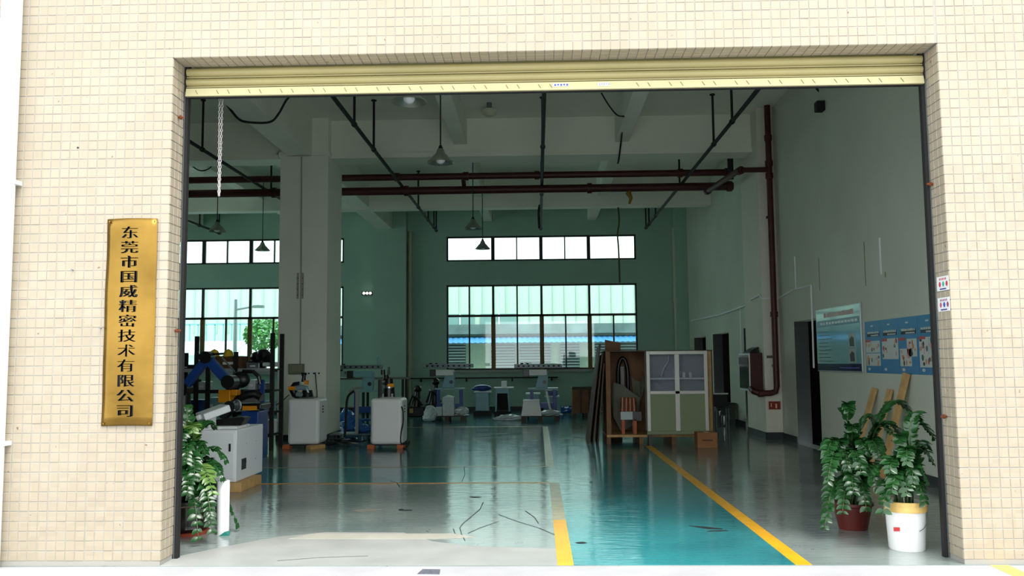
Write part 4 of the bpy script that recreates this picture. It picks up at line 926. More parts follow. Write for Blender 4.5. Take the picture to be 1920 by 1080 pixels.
rbox(404, 452, 668, 692, mat('brown_carton', (92, 62, 30), .8), 'brown carton on the rack top under the yellow helmets', 'carton', 'carton')
rbox(335, 358, 684, 692, M_DARK, 'flat dark case at the left end of the rack top', 'case', 'case')
rbox(462, 486, 680, 692, M_GREYM, 'grey metal box on the rack top between carton and black bag')
rbox(340, 362, 712, 732, M_DARK, 'dark bin on the upper rack shelf at the left'); rbox(370, 385, 716, 732, M_CLEAR, 'pale bin on the upper rack shelf beside the dark bin'); rbox(465, 478, 712, 732, M_CLEAR, 'pale bin on the upper rack shelf at the right'); rbox(483, 497, 718, 732, M_GREYM, 'grey bin on the upper rack shelf, far right')
rbox(346, 378, 750, 773, M_BLUE, 'blue bin on the middle rack shelf at the left'); rbox(388, 404, 746, 773, M_TEAL, 'light teal bin on the middle rack shelf'); rbox(494, 507, 752, 773, M_TEAL, 'light teal bin on the middle rack shelf, far right')
rbox(345, 372, 795, 815, M_BLUE, 'blue bin on the lowest rack shelf at the left'); rbox(492, 508, 788, 815, M_MACH, 'pale bin on the lowest rack shelf, far right')
for px, lab in ((402, 'left yellow safety helmet on top of the rack'), (428, 'right yellow safety helmet on top of the rack')):
    c = at(px, 663, Yr + .2); c.z = rack_z(668, Yr + .1) if px == 428 or px == 402 else c.z
    t = thing('safety_helmet', lab, 'helmet', c, 'yellow safety helmets')
    MB().lathe([(.085, 0), (.083, .05), (.065, .095), (.03, .118), (.001, .122)], c, 18).build('shell', M_YELL, t, smooth='all'); MB().lathe([(.085, 0), (.105, -.004), (.105, .006), (.083, .012)], c, 18).build('brim', M_YELL, t, smooth='all'); MB().ring_tube([c + Vector((0, -.08 * math.cos(a) , .05 + .075 * math.sin(a))) for a in [math.pi * k / 8 for k in range(9)]], .008, 6).build('ridge', M_YELL, t)
# black bag heap
mb = MB(); rg = random.Random(9)
for px, py, r in ((482, 668, .12), (494, 664, .13), (503, 672, .12), (490, 680, .12), (472, 682, .09)):
    c = at(px, py, Yr + .25); mb.ball(c, r, seg=9, rings=6, sq=(1, 1, .8))
zmin = min(v.z for v in mb.v); dz_ = rack_z(692, Yr + .02) - zmin
for v in mb.v: v.z += dz_
tag(mb.build('black_bag', M_BLKM), 'heap of black cloth bags on the right end of the rack top', 'bag')
c = at(492, 681, Yr + .05); tag(MB().cyl((c.x, Yr + .1, rack_z(684, Yr)), (c.x + .25, Yr + .1, rack_z(684, Yr)), .04, seg=12).build('paper_tube', M_CLEAR, smooth=True), 'rolled pale tube lying before the black bags on the rack', 'tube')
# blue inverted-V arm
Ya = 12.6
def ap(px, py, Y=Ya): return at(px, py, Y)
ba = thing('blue_robot_arm', 'blue articulated robot arm bent like an upturned V at the left', 'robot arm', (ap(343, 800).x, Ya, 0))
MB().bar(ap(345, 728), ap(389, 672), .12, .12).build('lower_arm', M_BLUE, ba, bev=.015)
MB().bar(ap(389, 672), ap(428, 715), .11, .14).build('upper_arm', M_BLUE, ba, bev=.015)
c = ap(389, 670); MB().cyl(c + Vector((0, -.1, 0)), c + Vector((0, .1, 0)), .09, seg=18).build('elbow_joint', M_BLKM, ba, smooth=True)
c = ap(432, 716); MB().cyl(c + Vector((0, -.12, 0)), c + Vector((0, .12, 0)), .1, seg=18).build('wrist_joint', M_BLKM, ba, smooth=True)
c = ap(343, 730); MB().cyl(c + Vector((0, -.12, 0)), c + Vector((0, .12, 0)), .11, seg=18).build('shoulder_joint', M_BLKM, ba, smooth=True)
MB().cyl((c.x, Ya, 0), (c.x, Ya, c.z - .05), .17, .11, seg=20).build('pedestal', M_BLKM, ba, smooth=True)
MB().bar(ap(416, 670), ap(440, 697), .02, .02).build('cylinder_rod', M_GREYM, ba)
MB().ring_tube([ap(372, 660), ap(368, 668), ap(380, 663), ap(400, 664), ap(420, 663)], .016, 8).build('hose', M_BLKM, ba)
MB().ring_tube([ap(455, 696), ap(475, 697), ap(485, 706), ap(488, 720)], .03, 8).build('hose', M_BLKM, ba)
# orange / blue welding unit
Yw = 13.6
wu = thing('welding_unit', 'blue equipment cabinet with an orange head and black hoses behind the white cabinet', 'machine', (at(470, 840, Yw).x, Yw, 0))
a_, b_ = at(452, 775, Yw), at(484, 845, Yw)
MB().box(a_.x, b_.x, Yw, Yw + .5, 0, at(470, 771, Yw).z).build('body', M_BLUE, wu, bev=.02)
MB().box(a_.x + .03, b_.x - .02, Yw - .03, Yw, at(470, 769, Yw).z, at(470, 761, Yw).z).build('handle', M_ORANGE, wu)
MB().box(a_.x - .04, b_.x + .04, Yw - .02, Yw + .5, at(470, 768, Yw).z, at(470, 757, Yw).z).build('lid', M_BLKM, wu, bev=.02)
MB().ring_tube([at(490, 745, Yw - .05), at(478, 738, Yw - .05), at(462, 740, Yw - .1), at(440, 752, Yw - .1)], [.06, .07, .07, .05], 10).build('hose_bundle', M_BLKM, wu, smooth=True)
MB().prism([at(428, 755, Yw - .05), at(482, 754, Yw - .05), at(486, 742, Yw - .05), at(448, 737, Yw - .05)], (0, .3, 0)).build('cover', mat('grey_cover', (96, 98, 98), .5), wu, bev=.01)
a_, b_ = at(409, 731, Yw - .3), at(431, 755, Yw - .3)
MB().box(a_.x, b_.x, Yw - .3, Yw - .05, b_.z, a_.z).build('orange_head', M_ORANGE, wu, bev=.012); MB().box(b_.x, b_.x + .1, Yw - .28, Yw - .1, a_.z - .09, a_.z).build('orange_head', M_ORANGE, wu, bev=.012)
c = at(436, 722, Yw - .2); MB().ball(c, .13, sq=(1, .7, .9)).build('motor', M_BLKM, wu, smooth='all'); MB().cyl(c + Vector((-.03, -.12, 0)), c + Vector((-.02, -.1, .07)), .03).build('connector', mat('copper', (190, 140, 100), .4), wu)
c = at(450, 712, Yw - .1); MB().ball(c, .15, sq=(1.1, .7, .9)).build('motor', M_BLKM, wu, smooth='all')
MB().box(at(488, 700, Yw + .4).x, at(495, 700, Yw + .4).x, Yw + .4, Yw + .46, 0, at(490, 712, Yw + .4).z).build('mast', M_BLUE, wu)
MB().cyl(at(420, 757, Yw - .2), (at(420, 757, Yw - .2).x, Yw - .2, .0), .06).build('support', M_BLKM, wu)

# ------------------------------------------------------------------ two robot carts
def make_cart(loc, lab, side, grp='white robot carts with wooden blocks beneath'):
    t = thing('robot_cart', lab, 'robot cart', loc, grp)
    w, dd, h = .56, .62, .80
    MB().box(-w / 2, w / 2, 0, dd, .075, .075 + h).build('body', M_MACH, t, local=True, bev=.06, seg=4)
    MB().box(-w / 2 + .03, w / 2 - .03, .03, dd - .03, .06, .08).build('base_plate', M_BLACK, t, local=True)
    for q in range(3): MB().box(w / 2 - .002, w / 2 + .004, dd * .35, dd * .5, .62 + q * .05, .64 + q * .05).build('vent_slot', M_BLACK, t, local=True)
    return t
def fblock(x, y, m, lab, rot=0, sz=(.12, .2, .07)):
    mb = MB().box(-sz[0] / 2, sz[0] / 2, -sz[1] / 2, sz[1] / 2, 0, sz[2]); o = mb.build('wood_block', m, bev=.006); o.location = (x, y, 0); o.rotation_euler.z = rot; tag(o, lab, 'wood block'); return o
M_OW = mat('orange_wood', (186, 92, 44), .6, var=.2)
ca, cb2 = atZ(568, 842), atZ(724, 842)
make_cart((ca.x, ca.y, 0), 'white robot cart with a yellow banded black arm, in front of the column', 0)
make_cart((cb2.x, cb2.y, 0), 'white robot cart with a black and steel arm, right of the column', 1)
fblock(ca.x - .30, ca.y + .08, M_OW, 'orange block under the left corner of the column cart'); fblock(ca.x + .22, ca.y + .02, M_WOOD, 'pale wooden block under the right corner of the column cart', -.6, (.12, .34, .07))
fblock(cb2.x - .27, cb2.y + .08, M_OW, 'orange block under the left corner of the right hand cart'); fblock(cb2.x + .25, cb2.y + .08, M_OW, 'orange block under the right corner of the right hand cart')
# robot on cart 1
def rp(px, py, Y): return at(px, py, Y)
Yq = ca.y + .25
t = thing('cobot_arm', 'compact black and steel robot arm with yellow bands on the cart by the column', 'robot arm', (ca.x, Yq, .875))
MB().box(ca.x - .13, ca.x + .15, Yq - .12, Yq + .12, .875, .90).build('base_plate', M_STEEL, t)
MB().cyl((ca.x + .0, Yq, .90), (ca.x + .0, Yq, 1.02), .12, .09, seg=20).build('base', M_BLKM, t, smooth=True)
MB().cyl(rp(568, 752, Yq), rp(578, 742, Yq), .07, seg=14).build('lower_link', M_BLKM, t, smooth=True)
MB().ring_tube([rp(566, 745, Yq), rp(553, 739, Yq), rp(548, 730, Yq), rp(553, 722, Yq), rp(563, 720, Yq)], [.06, .07, .07, .06, .05], 12).build('elbow', M_BLKM, t, smooth=True)
MB().cyl(rp(541, 728, Yq - .09), rp(553, 728, Yq - .09), .035, seg=12).build('yellow_band', M_ORANGE, t, smooth=True)
MB().ring_tube([rp(553, 728, Yq - .03), rp(566, 726, Yq - .05), rp(575, 728, Yq - .05), rp(578, 735, Yq - .05), rp(570, 741, Yq - .05), rp(556, 739, Yq - .05)], .045, 12).build('forearm', mat('silver_blue', (150, 172, 178), .3, .4), t, smooth=True)
MB().cyl(rp(569, 716, Yq), rp(570, 702, Yq), .045, .03, seg=12).build('wrist', M_BLKM, t, smooth=True); MB().box(*(lambda a, b: (a.x, b.x, Yq - .06, Yq + .04, b.z, a.z))(rp(572, 713, Yq), rp(578, 721, Yq))).build('yellow_band', M_ORANGE, t, bev=.005)
MB().ring_tube([rp(566, 702, Yq), rp(575, 701, Yq)], [.04, .02], 8).build('tool_tip', M_BLKM, t)
# robot on cart 2
Yq = cb2.y + .25
t = thing('cobot_arm', 'upright black robot arm with steel joints and yellow tip on the right hand cart', 'robot arm', (cb2.x, Yq, .875))
MB().box(cb2.x - .14, cb2.x + .13, Yq - .12, Yq + .12, .875, .895).build('base_plate', M_STEEL, t)
for s_ in (-1, 1): MB().box(cb2.x + s_ * .08 - .015, cb2.x + s_ * .08 + .015, Yq - .13, Yq - .02, .895, .955).build('foot', M_STEEL, t)
MB().cyl((cb2.x, Yq, .895), (cb2.x, Yq, 1.05), .11, .10, seg=20).build('base', M_BLKM, t, smooth=True)
MB().cyl((cb2.x, Yq, 1.05), (cb2.x, Yq, 1.10), .105, seg=20).build('steel_ring', M_STEEL, t, smooth=True)
MB().cyl((cb2.x, Yq, 1.10), (cb2.x, Yq, 1.22), .09, .07, seg=20).build('shoulder', M_BLKM, t, smooth=True)
MB().ring_tube([rp(722, 735, Yq), rp(732, 730, Yq), rp(734, 722, Yq), rp(724, 716, Yq)], [.05, .06, .055, .05], 12).build('elbow', M_BLKM, t, smooth=True)
MB().cyl(rp(717, 716, Yq), rp(727, 716, Yq), .05, seg=14).build('steel_ring', M_STEEL, t, smooth=True)
MB().cyl(rp(727, 723, Yq - .08), rp(739, 722, Yq - .08), .032, seg=12).build('yellow_tip', M_ORANGE, t, smooth=True)
MB().box(*(lambda a, b: (a.x, b.x, Yq - .02, Yq + .08, b.z, a.z))(rp(709, 712, Yq), rp(715, 757, Yq))).build('cable_spine', M_BLKM, t, bev=.01)
MB().cyl(rp(724, 712, Yq), rp(724, 703, Yq), .06, .045, seg=14).build('wrist', M_BLKM, t, smooth=True); MB().cyl(rp(724, 710, Yq), rp(724, 707.5, Yq), .045, seg=14).build('steel_ring', mat('bright_steel', (230, 232, 232), .3, .3), t, smooth=True)
MB().cyl(rp(729, 703, Yq), rp(729, 688, Yq), .025, .018).build('antenna', M_BLKM, t); MB().cyl(rp(718, 703, Yq), rp(718, 693, Yq), .04).build('tool', M_BLKM, t)
# cables around the carts
cable('power_cable', 'black power cable looping beside the right hand cart', [rp(742, 757, cb2.y + .2), rp(754, 765, cb2.y), rp(756, 790, cb2.y), rp(752, 812, cb2.y), Vector((rp(752, 830, cb2.y).x, cb2.y, .10)), Vector((rp(764, 830, cb2.y).x, cb2.y - .1, .1)), rp(768, 828, cb2.y), Vector((rp(762, 838, cb2.y).x, cb2.y - .05, .02)), Vector((rp(755, 840, cb2.y).x, cb2.y, .02))], .012)
cable('power_cable', 'thin black cable from the column socket down to the floor', [at(591, 698, CY0 - .06), at(594, 730, CY0 - .08), at(596, 758, CY0 - .2), at(604, 795, 16.1), at(616, 824, 16.0)], .008)
cable('power_cable', 'thin black cable stretched from the left to the column cart robot', [rp(508, 764, Yq), rp(525, 755, Yq), rp(542, 740, Yq)], .008)
t = thing('cable_heap', 'tangled heap of black cables on the floor between the two carts', 'cables', atZ(622, 836)); rg = random.Random(4)
for k in range(5):
    c = atZ(596 + k * 15, 832 + (k % 2) * 5); pts_ = []
    for q in range(16): a = q * .8; pts_.append(c + Vector(((q - 8) * .03 + .13 * math.cos(a), .12 * math.sin(a), .03 + .06 * abs(math.sin(a * .5 + k)) * (1.3 if k == 0 else 1))))
    MB().ring_tube(pts_, .018, 6).build('cable', M_BLKM, t, smooth=True)
# platform trolley
c = atZ(668, 826); ty = c.y
t = thing('platform_trolley', 'small platform trolley with a tall pale handle post between the carts', 'trolley', (c.x, ty + .2, 0))
x0, x1 = atZ(618, 826).x, atZ(702, 826).x; y0 = ty
MB().box(x0, x1, y0, y0 + .5, .10, .13).build('platform', M_GREYM, t, bev=.006)
for dx in (x0 + .1, x1 - .12):
    for dy in (.08, .42):
        MB().cyl((dx - .015, y0 + dy, .05), (dx + .015, y0 + dy, .05), .05, seg=14).build('wheel', M_BLKM, t)
MB().box(c.x - .03, c.x + .03, y0 + .03, y0 + .08, .13, at(668, 733, ty).z).build('handle_post', mat('pale_post', (150, 152, 146), .4, .3), t)
MB().ring_tube([at(655, 735, ty), at(662, 729, ty), at(672, 727, ty), at(682, 727, ty)], .022, 10).build('handle_grip', mat('pale_post', (0, 0, 0)), t, smooth=True)
cable('hanging_hose', 'thick black hose hanging from the trolley handle to the floor', [at(664, 733, ty - .03), at(652, 745, ty - .03), at(649, 775, ty - .03), at(648, 800, ty - .05), at(646, 820, ty - .1), Vector((at(650, 832, ty).x, ty - .2, .03)), Vector((at(640, 838, ty).x, ty - .25, .03))], .024)
def crumple(name, parts_, m, lab, cat, seed, parent=None):
    rg = random.Random(seed); mb = MB()
    for c, r, sq in parts_:
        o = len(mb.v); mb.ball(c, r, seg=14, rings=9, sq=sq)
        for i in range(o, len(mb.v)):
            v = mb.v[i]; d = v - Vector(c); mb.v[i] = Vector(c) + d * (1 + rg.uniform(-.16, .16))
            if mb.v[i].z < .005: mb.v[i].z = .005
    o = mb.build(name, m, parent, smooth=False); 
    return tag(o, lab, cat) if parent is None else o
crumple('plastic_bag', [(atZ(640, 812) + Vector((0, .5, .2)), .22, (.8, .8, 1.4)), (atZ(652, 818) + Vector((-.02, .45, .16)), .22, (1.1, .9, .9))], M_BAG, 'blue plastic sheet heaped against the column foot', 'plastic sheet', 1)
crumple('plastic_bag', [(Vector((atZ(685, 822).x, ty + .3, .21)), .14, (1.4, 1, .6)), (Vector((atZ(681, 822).x, ty + .3, .20)), .12, (1.2, 1, .6))], M_BAG, 'blue plastic sheet lying on the trolley left of the right hand cart', 'plastic sheet', 2)

# ------------------------------------------------------------------ gantry stations at the rear
def gantry(px, Y, pyr, pyt, lab, rail=(-.62, .62), arm=0, mirror=1):
    x = at(px, 700, Y).x; zr = at(px, pyr, Y).z
    t = thing('gantry_station', lab, 'machine', (x, Y, 0), 'rail topped machine stations along the rear')
    z_leg = zr - .62
    for s_ in (-1, 1): MB().box(x + s_ * .30 - .045, x + s_ * .30 + .045, Y, Y + .08, .12, z_leg).build('leg', M_BLUE, t, bev=.006)
    MB().box(x - .40, x + .40, Y - .02, Y + .1, z_leg, z_leg + .04).build('crossbar', M_TEAL, t); MB().box(x - .26, x + .26, Y + .02, Y + .08, .28, .42).build('lower_crossbar', M_BLUE, t)
    MB().prism([(x - .20, Y, z_leg + .04), (x + .12, Y, z_leg + .04), (x + .14, Y, zr - .14), (x - .10, Y, zr - .14)], (0, .14, 0)).build('bracket', M_TEAL, t, bev=.01)
    MB().cyl((x + .04, Y - .01, z_leg + .2), (x + .04, Y, z_leg + .2), .05).build('port', M_BLKM, t)
    MB().box(x - .36, x + .10, Y - .05, Y + .2, zr - .25, zr - .10).build('motor_housing', M_TEAL if arm else M_MACH, t, bev=.01); MB().box(x - .52, x - .36, Y - .05, Y + .2, zr - .27, zr - .09).build('motor_cap', M_BLKM, t, bev=.01)
    rl_ = MB().box(x + rail[0], x + rail[1], Y - .06, Y + .14, zr - .05, zr + .05).build('rail', mat('rail_grey', (110, 122, 124), .4, .4), t, bev=.006)
    for k in range(9):
        xx_ = x + rail[0] + .12 + k * (rail[1] - rail[0] - .2) / 8; MB().box(xx_ - .03, xx_ + .02, Y - .068, Y - .06, zr - .02, zr + .02).build('slot', M_DARK, rl_)
    MB().cyl((x + rail[0] + .2, Y, zr + .05), (x + rail[0] + .2, Y, zr + .08), .04).build('knob', M_BLACK, t); MB().cyl((x + rail[0] + .35, Y, zr + .05), (x + rail[0] + .35, Y, zr + .08), .03).build('knob', M_BLACK, t)
    if arm: MB().ring_tube([(x + .25, Y, zr), (x + .22, Y, zr + .2), (x + .27, Y, zr + .25)], .022, 8).build('hook', M_TEAL, t)
    MB().box(x - .5, x + .5, Y - .1, Y + .3, .08, .12).build('foot_frame', M_BLUE, t)
    for s_ in (-.4, .4):
        for dy in (0, .2): MB().cyl((x + s_ - .02, Y + dy, .04), (x + s_ + .02, Y + dy, .04), .04, seg=12).build('castor', M_BLKM, t)
    return x
gx = [gantry(690, 21.2, 688, 0, 'gantry station with a pale hook seen right behind the column', (-.95, .35), 1), gantry(843, 22.6, 686, 0, 'gantry station rising behind the left hand pallet of bags', (-.7, .62)), gantry(1018, 22.6, 686, 0, 'gantry station rising behind the right hand pallet, under the big window', (-.75, .5))]
# pallets
def pallet(x, Y, w, d_, lab, m=M_PLYD):
    t = thing('wooden_pallet', lab, 'pallet', (x, Y + d_ / 2, 0), 'wooden pallets at the rear')
    for k in range(5): MB().box(x - w / 2, x + w / 2, Y + k * d_ / 5 + .01, Y + (k + 1) * d_ / 5 - .01, .11, .13).build('deck_board', m, t)
    for s_ in (-1, 0, 1): MB().box(x + s_ * (w / 2 - .06) - .06, x + s_ * (w / 2 - .06) + .06, Y, Y + d_, .0, .11).build('bearer', m, t)
p1 = atZ(838, 790); p2 = atZ(1013, 790)
pallet(p1.x, p1.y, .92, .5, 'dark pallet carrying plastic bags, left one at the rear'); pallet(p2.x, p2.y, .95, .5, 'dark pallet carrying a grey plinth, right one at the rear')
t = thing('wrapped_box', 'pale box wrapped in plastic standing on the left rear pallet', 'box', (p1.x, p1.y, .131))
MB().box(p1.x - .12, p1.x + .18, p1.y + .05, p1.y + .35, .131, .62).build('box', M_CLEAR, t, bev=.02); MB().box(p1.x - .3, p1.x - .13, p1.y + .05, p1.y + .25, .131, .36).build('side_box', M_CLEAR, t, bev=.02); MB().prism([(p1.x - .12, p1.y + .04, .60), (p1.x + .0, p1.y + .04, .66), (p1.x + .18, p1.y + .04, .60)], (0, .3, 0)).build('wrap_flap', M_WHITE, t)
crumple('plastic_bag', [(Vector((p1.x - .42, p1.y - .02, .22)), .17, (1, .8, 1.1)), (Vector((p1.x - .45, p1.y - .06, .1)), .13, (1.2, 1, .8))], M_CLEAR, 'clear plastic wrap slumped off the left end of the left rear pallet', 'plastic wrap', 3)
crumple('plastic_bag', [(Vector((p1.x + .36, p1.y + .2, .25)), .13, (1.5, .9, .8))], M_CLEAR, 'clear plastic wrap on the right end of the left rear pallet', 'plastic wrap', 4)
q = atZ(955, 788); crumple('plastic_bag', [(q + Vector((0, 0, .06)), .2, (1.6, .8, .45)), (q + Vector((-.2, 0, .04)), .14, (1.5, .8, .4))], M_CLEAR, 'clear plastic film crumpled on the floor left of the right rear pallet', 'plastic wrap', 5)
t = thing('grey_plinth', 'grey tapered plinth standing on the right rear pallet', 'plinth', (p2.x - .2, p2.y + .1, .131))
def taper(x, y, w0, w1, d_, z0, z1, m, par, name, cap=None):
    MB().add([(x - w0 / 2, y, z0), (x + w0 / 2, y, z0), (x + w0 / 2, y + d_, z0), (x - w0 / 2, y + d_, z0), (x - w1 / 2, y + .05, z1), (x + w1 / 2, y + .05, z1), (x + w1 / 2, y + d_ - .05, z1), (x - w1 / 2, y + d_ - .05, z1)], [(3, 2, 1, 0), (4, 5, 6, 7), (0, 1, 5, 4), (1, 2, 6, 5), (2, 3, 7, 6), (3, 0, 4, 7)]).build(name, m, par, bev=.01)
taper(p2.x - .22, p2.y + .02, .52, .40, .4, .131, .50, M_MACH, t, 'body'); MB().box(p2.x - .43, p2.x - .01, p2.y + .05, p2.y + .39, .50, .53).build('top', M_WHITE, t, bev=.005)
crumple('plastic_bag', [(Vector((p2.x + .25, p2.y + .12, .20)), .15, (1.7, .9, .5))], M_CLEAR, 'white foam wrap on the right end of the right rear pallet', 'plastic wrap', 6)
# white pole leaning
a_, b_ = at(1033, 776, p2.y + .5), at(1025, 733, p2.y + .5)
# rear objects along the wall
Yv = 24.3
def rear(px0, px1, pyt, pyb, Y=Yv): a, b = at(px0, pyt, Y), at(px1, pyb, Y); return a.x, b.x, b.z, a.z
x0, x1, z0, z1 = rear(891, 917, 736, 770); t = thing('white_cart', 'small pale cart topped by a blue bag against the rear wall', 'cart', ((x0 + x1) / 2, Yv, 0))
MB().box(x0, x1, Yv, Yv + .4, .12, z1).build('body', M_TEAL, t, bev=.02); MB().box(x0 - .05, x1 + .05, Yv - .03, Yv + .43, .0, .12).build('base', M_BLACK, t); MB().box(x0 - .04, x1 + .06, Yv - .03, Yv + .43, z1, z1 + .03).build('top', M_WHITE, t)
mb = MB(); mb.ball(((x0 + x1) / 2, Yv + .2, z1 + .12), .17, sq=(1.5, 1, .55)).ball(((x0 + x1) / 2 - .18, Yv + .2, z1 + .09), .1, sq=(1.3, 1, .5)); tag(mb.build('blue_bag', mat('bag_navy', (34, 60, 130), .3), smooth='all'), 'shiny blue bag slumped on the small pale cart by the rear wall', 'bag')
x0, x1, z0, z1 = rear(929, 955, 728, 770); t = thing('frame_cart', 'light open frame cart right of the blue bag at the rear wall', 'cart', ((x0 + x1) / 2, Yv, 0))
for xx_ in (x0, x1):
    for yy in (Yv, Yv + .4): MB().bar((xx_, yy, .1), (xx_ + (.04 if xx_ == x0 else -.04), yy, z1), .035, .035).build('post', M_TEAL, t)
MB().box(x0, x1, Yv - .01, Yv + .41, z1 - .14, z1).build('drawer', M_TEAL, t, bev=.01); MB().box(x0 - .05, x1 + .12, Yv - .04, Yv + .44, z1, z1 + .025).build('top', M_WHITE, t); MB().box(x0 - .04, x1 + .04, Yv, Yv + .4, .0, .12).build('base', M_BLACK, t); MB().box(x0 + .03, x1 - .03, Yv + .3, Yv + .35, .14, z1 - .16).build('back_panel', M_DARK, t)
tag(MB().box((x0 + x1) / 2 - .03, (x0 + x1) / 2 + .12, Yv + .1, Yv + .25, z1 + .025, z1 + .2).build('white_box', M_WHITE, bev=.01), 'small white box on the open frame cart', 'box')
for (pa, pb, pt, lab) in ((994, 1008, 740, 'pale tapered machine base behind the grey plinth'), (1028, 1046, 745, 'pale tapered machine base at the right of the rear pallet')):
    x0, x1, z0, z1 = rear(pa - 6, pb + 3, pt, 772, 23.6); t = thing('tapered_machine', lab, 'machine', ((x0 + x1) / 2, 23.6, 0)); taper((x0 + x1) / 2, 23.6, (x1 - x0) * 1.3, (x1 - x0), .5, 0, z1, M_TEAL, t, 'body'); MB().box((x0 + x1) / 2 - .2, (x0 + x1) / 2 + .2, 23.62, 24.05, z1, z1 + .04).build('top', M_MACH, t, bev=.01)
x0, x1, z0, z1 = rear(1014, 1034, 730, 745, 23.7); t = thing('instrument_head', 'white and navy instrument on the right tapered base', 'instrument', ((x0 + x1) / 2 + .1, 23.8, z1))
bz = woff(bpy.data.objects['tapered_machine.001']); cx = bz.x
zz_ = at(1035, 745, 23.6).z + .04
MB().box(cx - .17, cx + .15, 23.66, 23.95, zz_, zz_ + .13).build('body', M_BLUE, t, bev=.01); MB().box(cx - .19, cx + .17, 23.64, 23.97, zz_ + .13, zz_ + .22).build('cap', M_WHITE, t, bev=.02)
tag(MB().cyl(Vector((at(1033, 772, 22.2).x, 22.0, .17)), Vector((at(1025, 735, 22.3).x, 22.4, at(1025, 735, 22.3).z)), .03, seg=10).build('white_pole', M_WHITE, smooth=True), 'white pole leaning among the machines on the right rear pallet', 'pole')
x0, x1, z0, z1 = rear(1073, 1122, 727, 778, 23.2); t = thing('brown_crate', 'dark brown closed crate at the rear, left of the leaning boards', 'crate', ((x0 + x1) / 2, 23.2, 0))
MB().box(x0, x1, 23.2, 24.0, .11, z1).build('body', M_PLY, t, bev=.006); MB().box(x0 - .01, x1 + .01, 23.18, 24.0, z1 - .05, z1).build('lid', M_PLYD, t)
for k in (0, .5, 1): MB().box(x0 + k * (x1 - x0 - .1), x0 + k * (x1 - x0 - .1) + .1, 23.2, 24.0, 0, .11).build('foot', M_PLYD, t)
for k in (.33, .66): MB().box(x0 + k * (x1 - x0) - .03, x0 + k * (x1 - x0) + .03, 23.185, 23.2, .11, z1 - .05).build('batten', M_PLYD, t)
crumple('plastic_bag', [(Vector((at(1060, 765, 24.6).x, 24.6, .12)), .16, (1.4, .8, .6))], M_BAG, 'blue and white bag on the floor left of the dark brown crate', 'bag', 8)
# dark bench and clutter left rear
tb = thing('wall_rail', 'dark cable tray on brackets running under the big rear window', 'cable tray', (-1, YB - .2, 1.0))
zr = at(900, 708, YB - .2).z
MB().box(-4.0, at(1046, 708, YB - .2).x, YB - .25, YB - .12, zr - .03, zr + .01).build('tray', M_BLACK, tb)
for x in (-3.6, -2.2, -.8, .4): MB().box(x, x + .04, YB - .25, YB, zr - .12, zr - .03).build('bracket', M_BLACK, tb)
tb = thing('work_bench', 'long dark workbench between the column and the rear pilaster', 'workbench', (at(710, 710, 22.3).x, 22.5, 0))
xa, xb = at(600, 711, 22.4).x, at(762, 711, 22.4).x; zr = at(700, 708, 22.4).z
MB().box(xa, xb, 22.4, 23.1, zr - .05, zr).build('top', mat('bench_grey', (110, 104, 96), .5), tb)
for x in (xa + .1, (xa + xb) / 2, xb - .1): MB().box(x - .03, x + .03, 22.42, 22.48, 0, zr - .05).build('leg', M_BLACK, tb); MB().box(x - .03, x + .03, 23.0, 23.06, 0, zr - .05).build('leg', M_BLACK, tb)
MB().box(xa, xb, 22.45, 23.0, .3, .34).build('shelf', M_BLACK, tb)
rg = random.Random(12)
for k, (px, w, h, nm, lab) in enumerate(((778, .5, .75, 'black_machine', 'low black machine with tangled parts in front of the rear pilaster'), (812, .45, .95, 'black_machine', 'taller black machine left of the left rear gantry'))):
    c = at(px, 760, 24.0); t = thing(nm, lab, 'machine', (c.x, 24.0, 0))
    MB().box(c.x - w / 2, c.x + w / 2, 24.0, 24.5, 0, h * .35).build('base', M_BLKM, t, bev=.02); MB().cyl((c.x, 24.2, h * .35), (c.x + .05, 24.2, h), .14, .06).build('column', M_BLKM, t); MB().ball((c.x + .05, 24.2, h), .11).build('head', M_BLKM, t)
    MB().ring_tube([(c.x - .2, 24.1, h * .4), (c.x - .1, 24.1, h * .75), (c.x + .1, 24.1, h * .6), (c.x + .2, 24.1, h * .4)], .04, 8).build('hose', M_BLKM, t); MB().box(c.x - w * .3, c.x - w * .1, 23.97, 24.0, .1, h * .3).build('panel', M_WOOD if k == 0 else M_GREYM, t)

# ------------------------------------------------------------------ big crate, boards, partition cabinet
Yk = atZ(1240, 833).y
kx0, kx1 = at(1136, 700, Yk).x, at(1336, 700, Yk).x; kz = at(1230, 657, Yk).z
cr = thing('plywood_crate', 'large open fronted plywood crate on a skid, right of the hall middle', 'crate', ((kx0 + kx1) / 2, Yk + .5, 0))
KD = 1.1
for x in (kx0, kx0 + .58, kx0 + 1.16, kx1 - .07): MB().box(x, x + .07, Yk, Yk + KD, 0, .13).build('skid', M_PLY, cr)
MB().box(kx0, kx1, Yk, Yk + KD, .13, .17).build('floor_panel', M_WOOD, cr)
MB().box(kx0, kx1, Yk + KD - .02, Yk + KD, .17, kz - .02).build('back_panel', M_PLY, cr)
MB().box(kx0, kx0 + .02, Yk, Yk + KD - .02, .17, kz - .02).build('side_panel', M_PLY, cr); MB().box(kx1 - .02, kx1, Yk, Yk + KD - .02, .17, kz - .02).build('side_panel', M_PLYD, cr)
MB().box(kx0 - .01, kx1 + .01, Yk, Yk + KD, kz - .02, kz).build('top_panel', M_PLYD, cr)
MB().box(kx0 + .02, kx0 + .08, Yk, Yk + .05, .17, kz - .02).build('corner_post', M_PLY, cr); MB().box(kx1 - .08, kx1 - .02, Yk, Yk + .05, .17, kz - .02).build('corner_post', M_WOOD, cr)
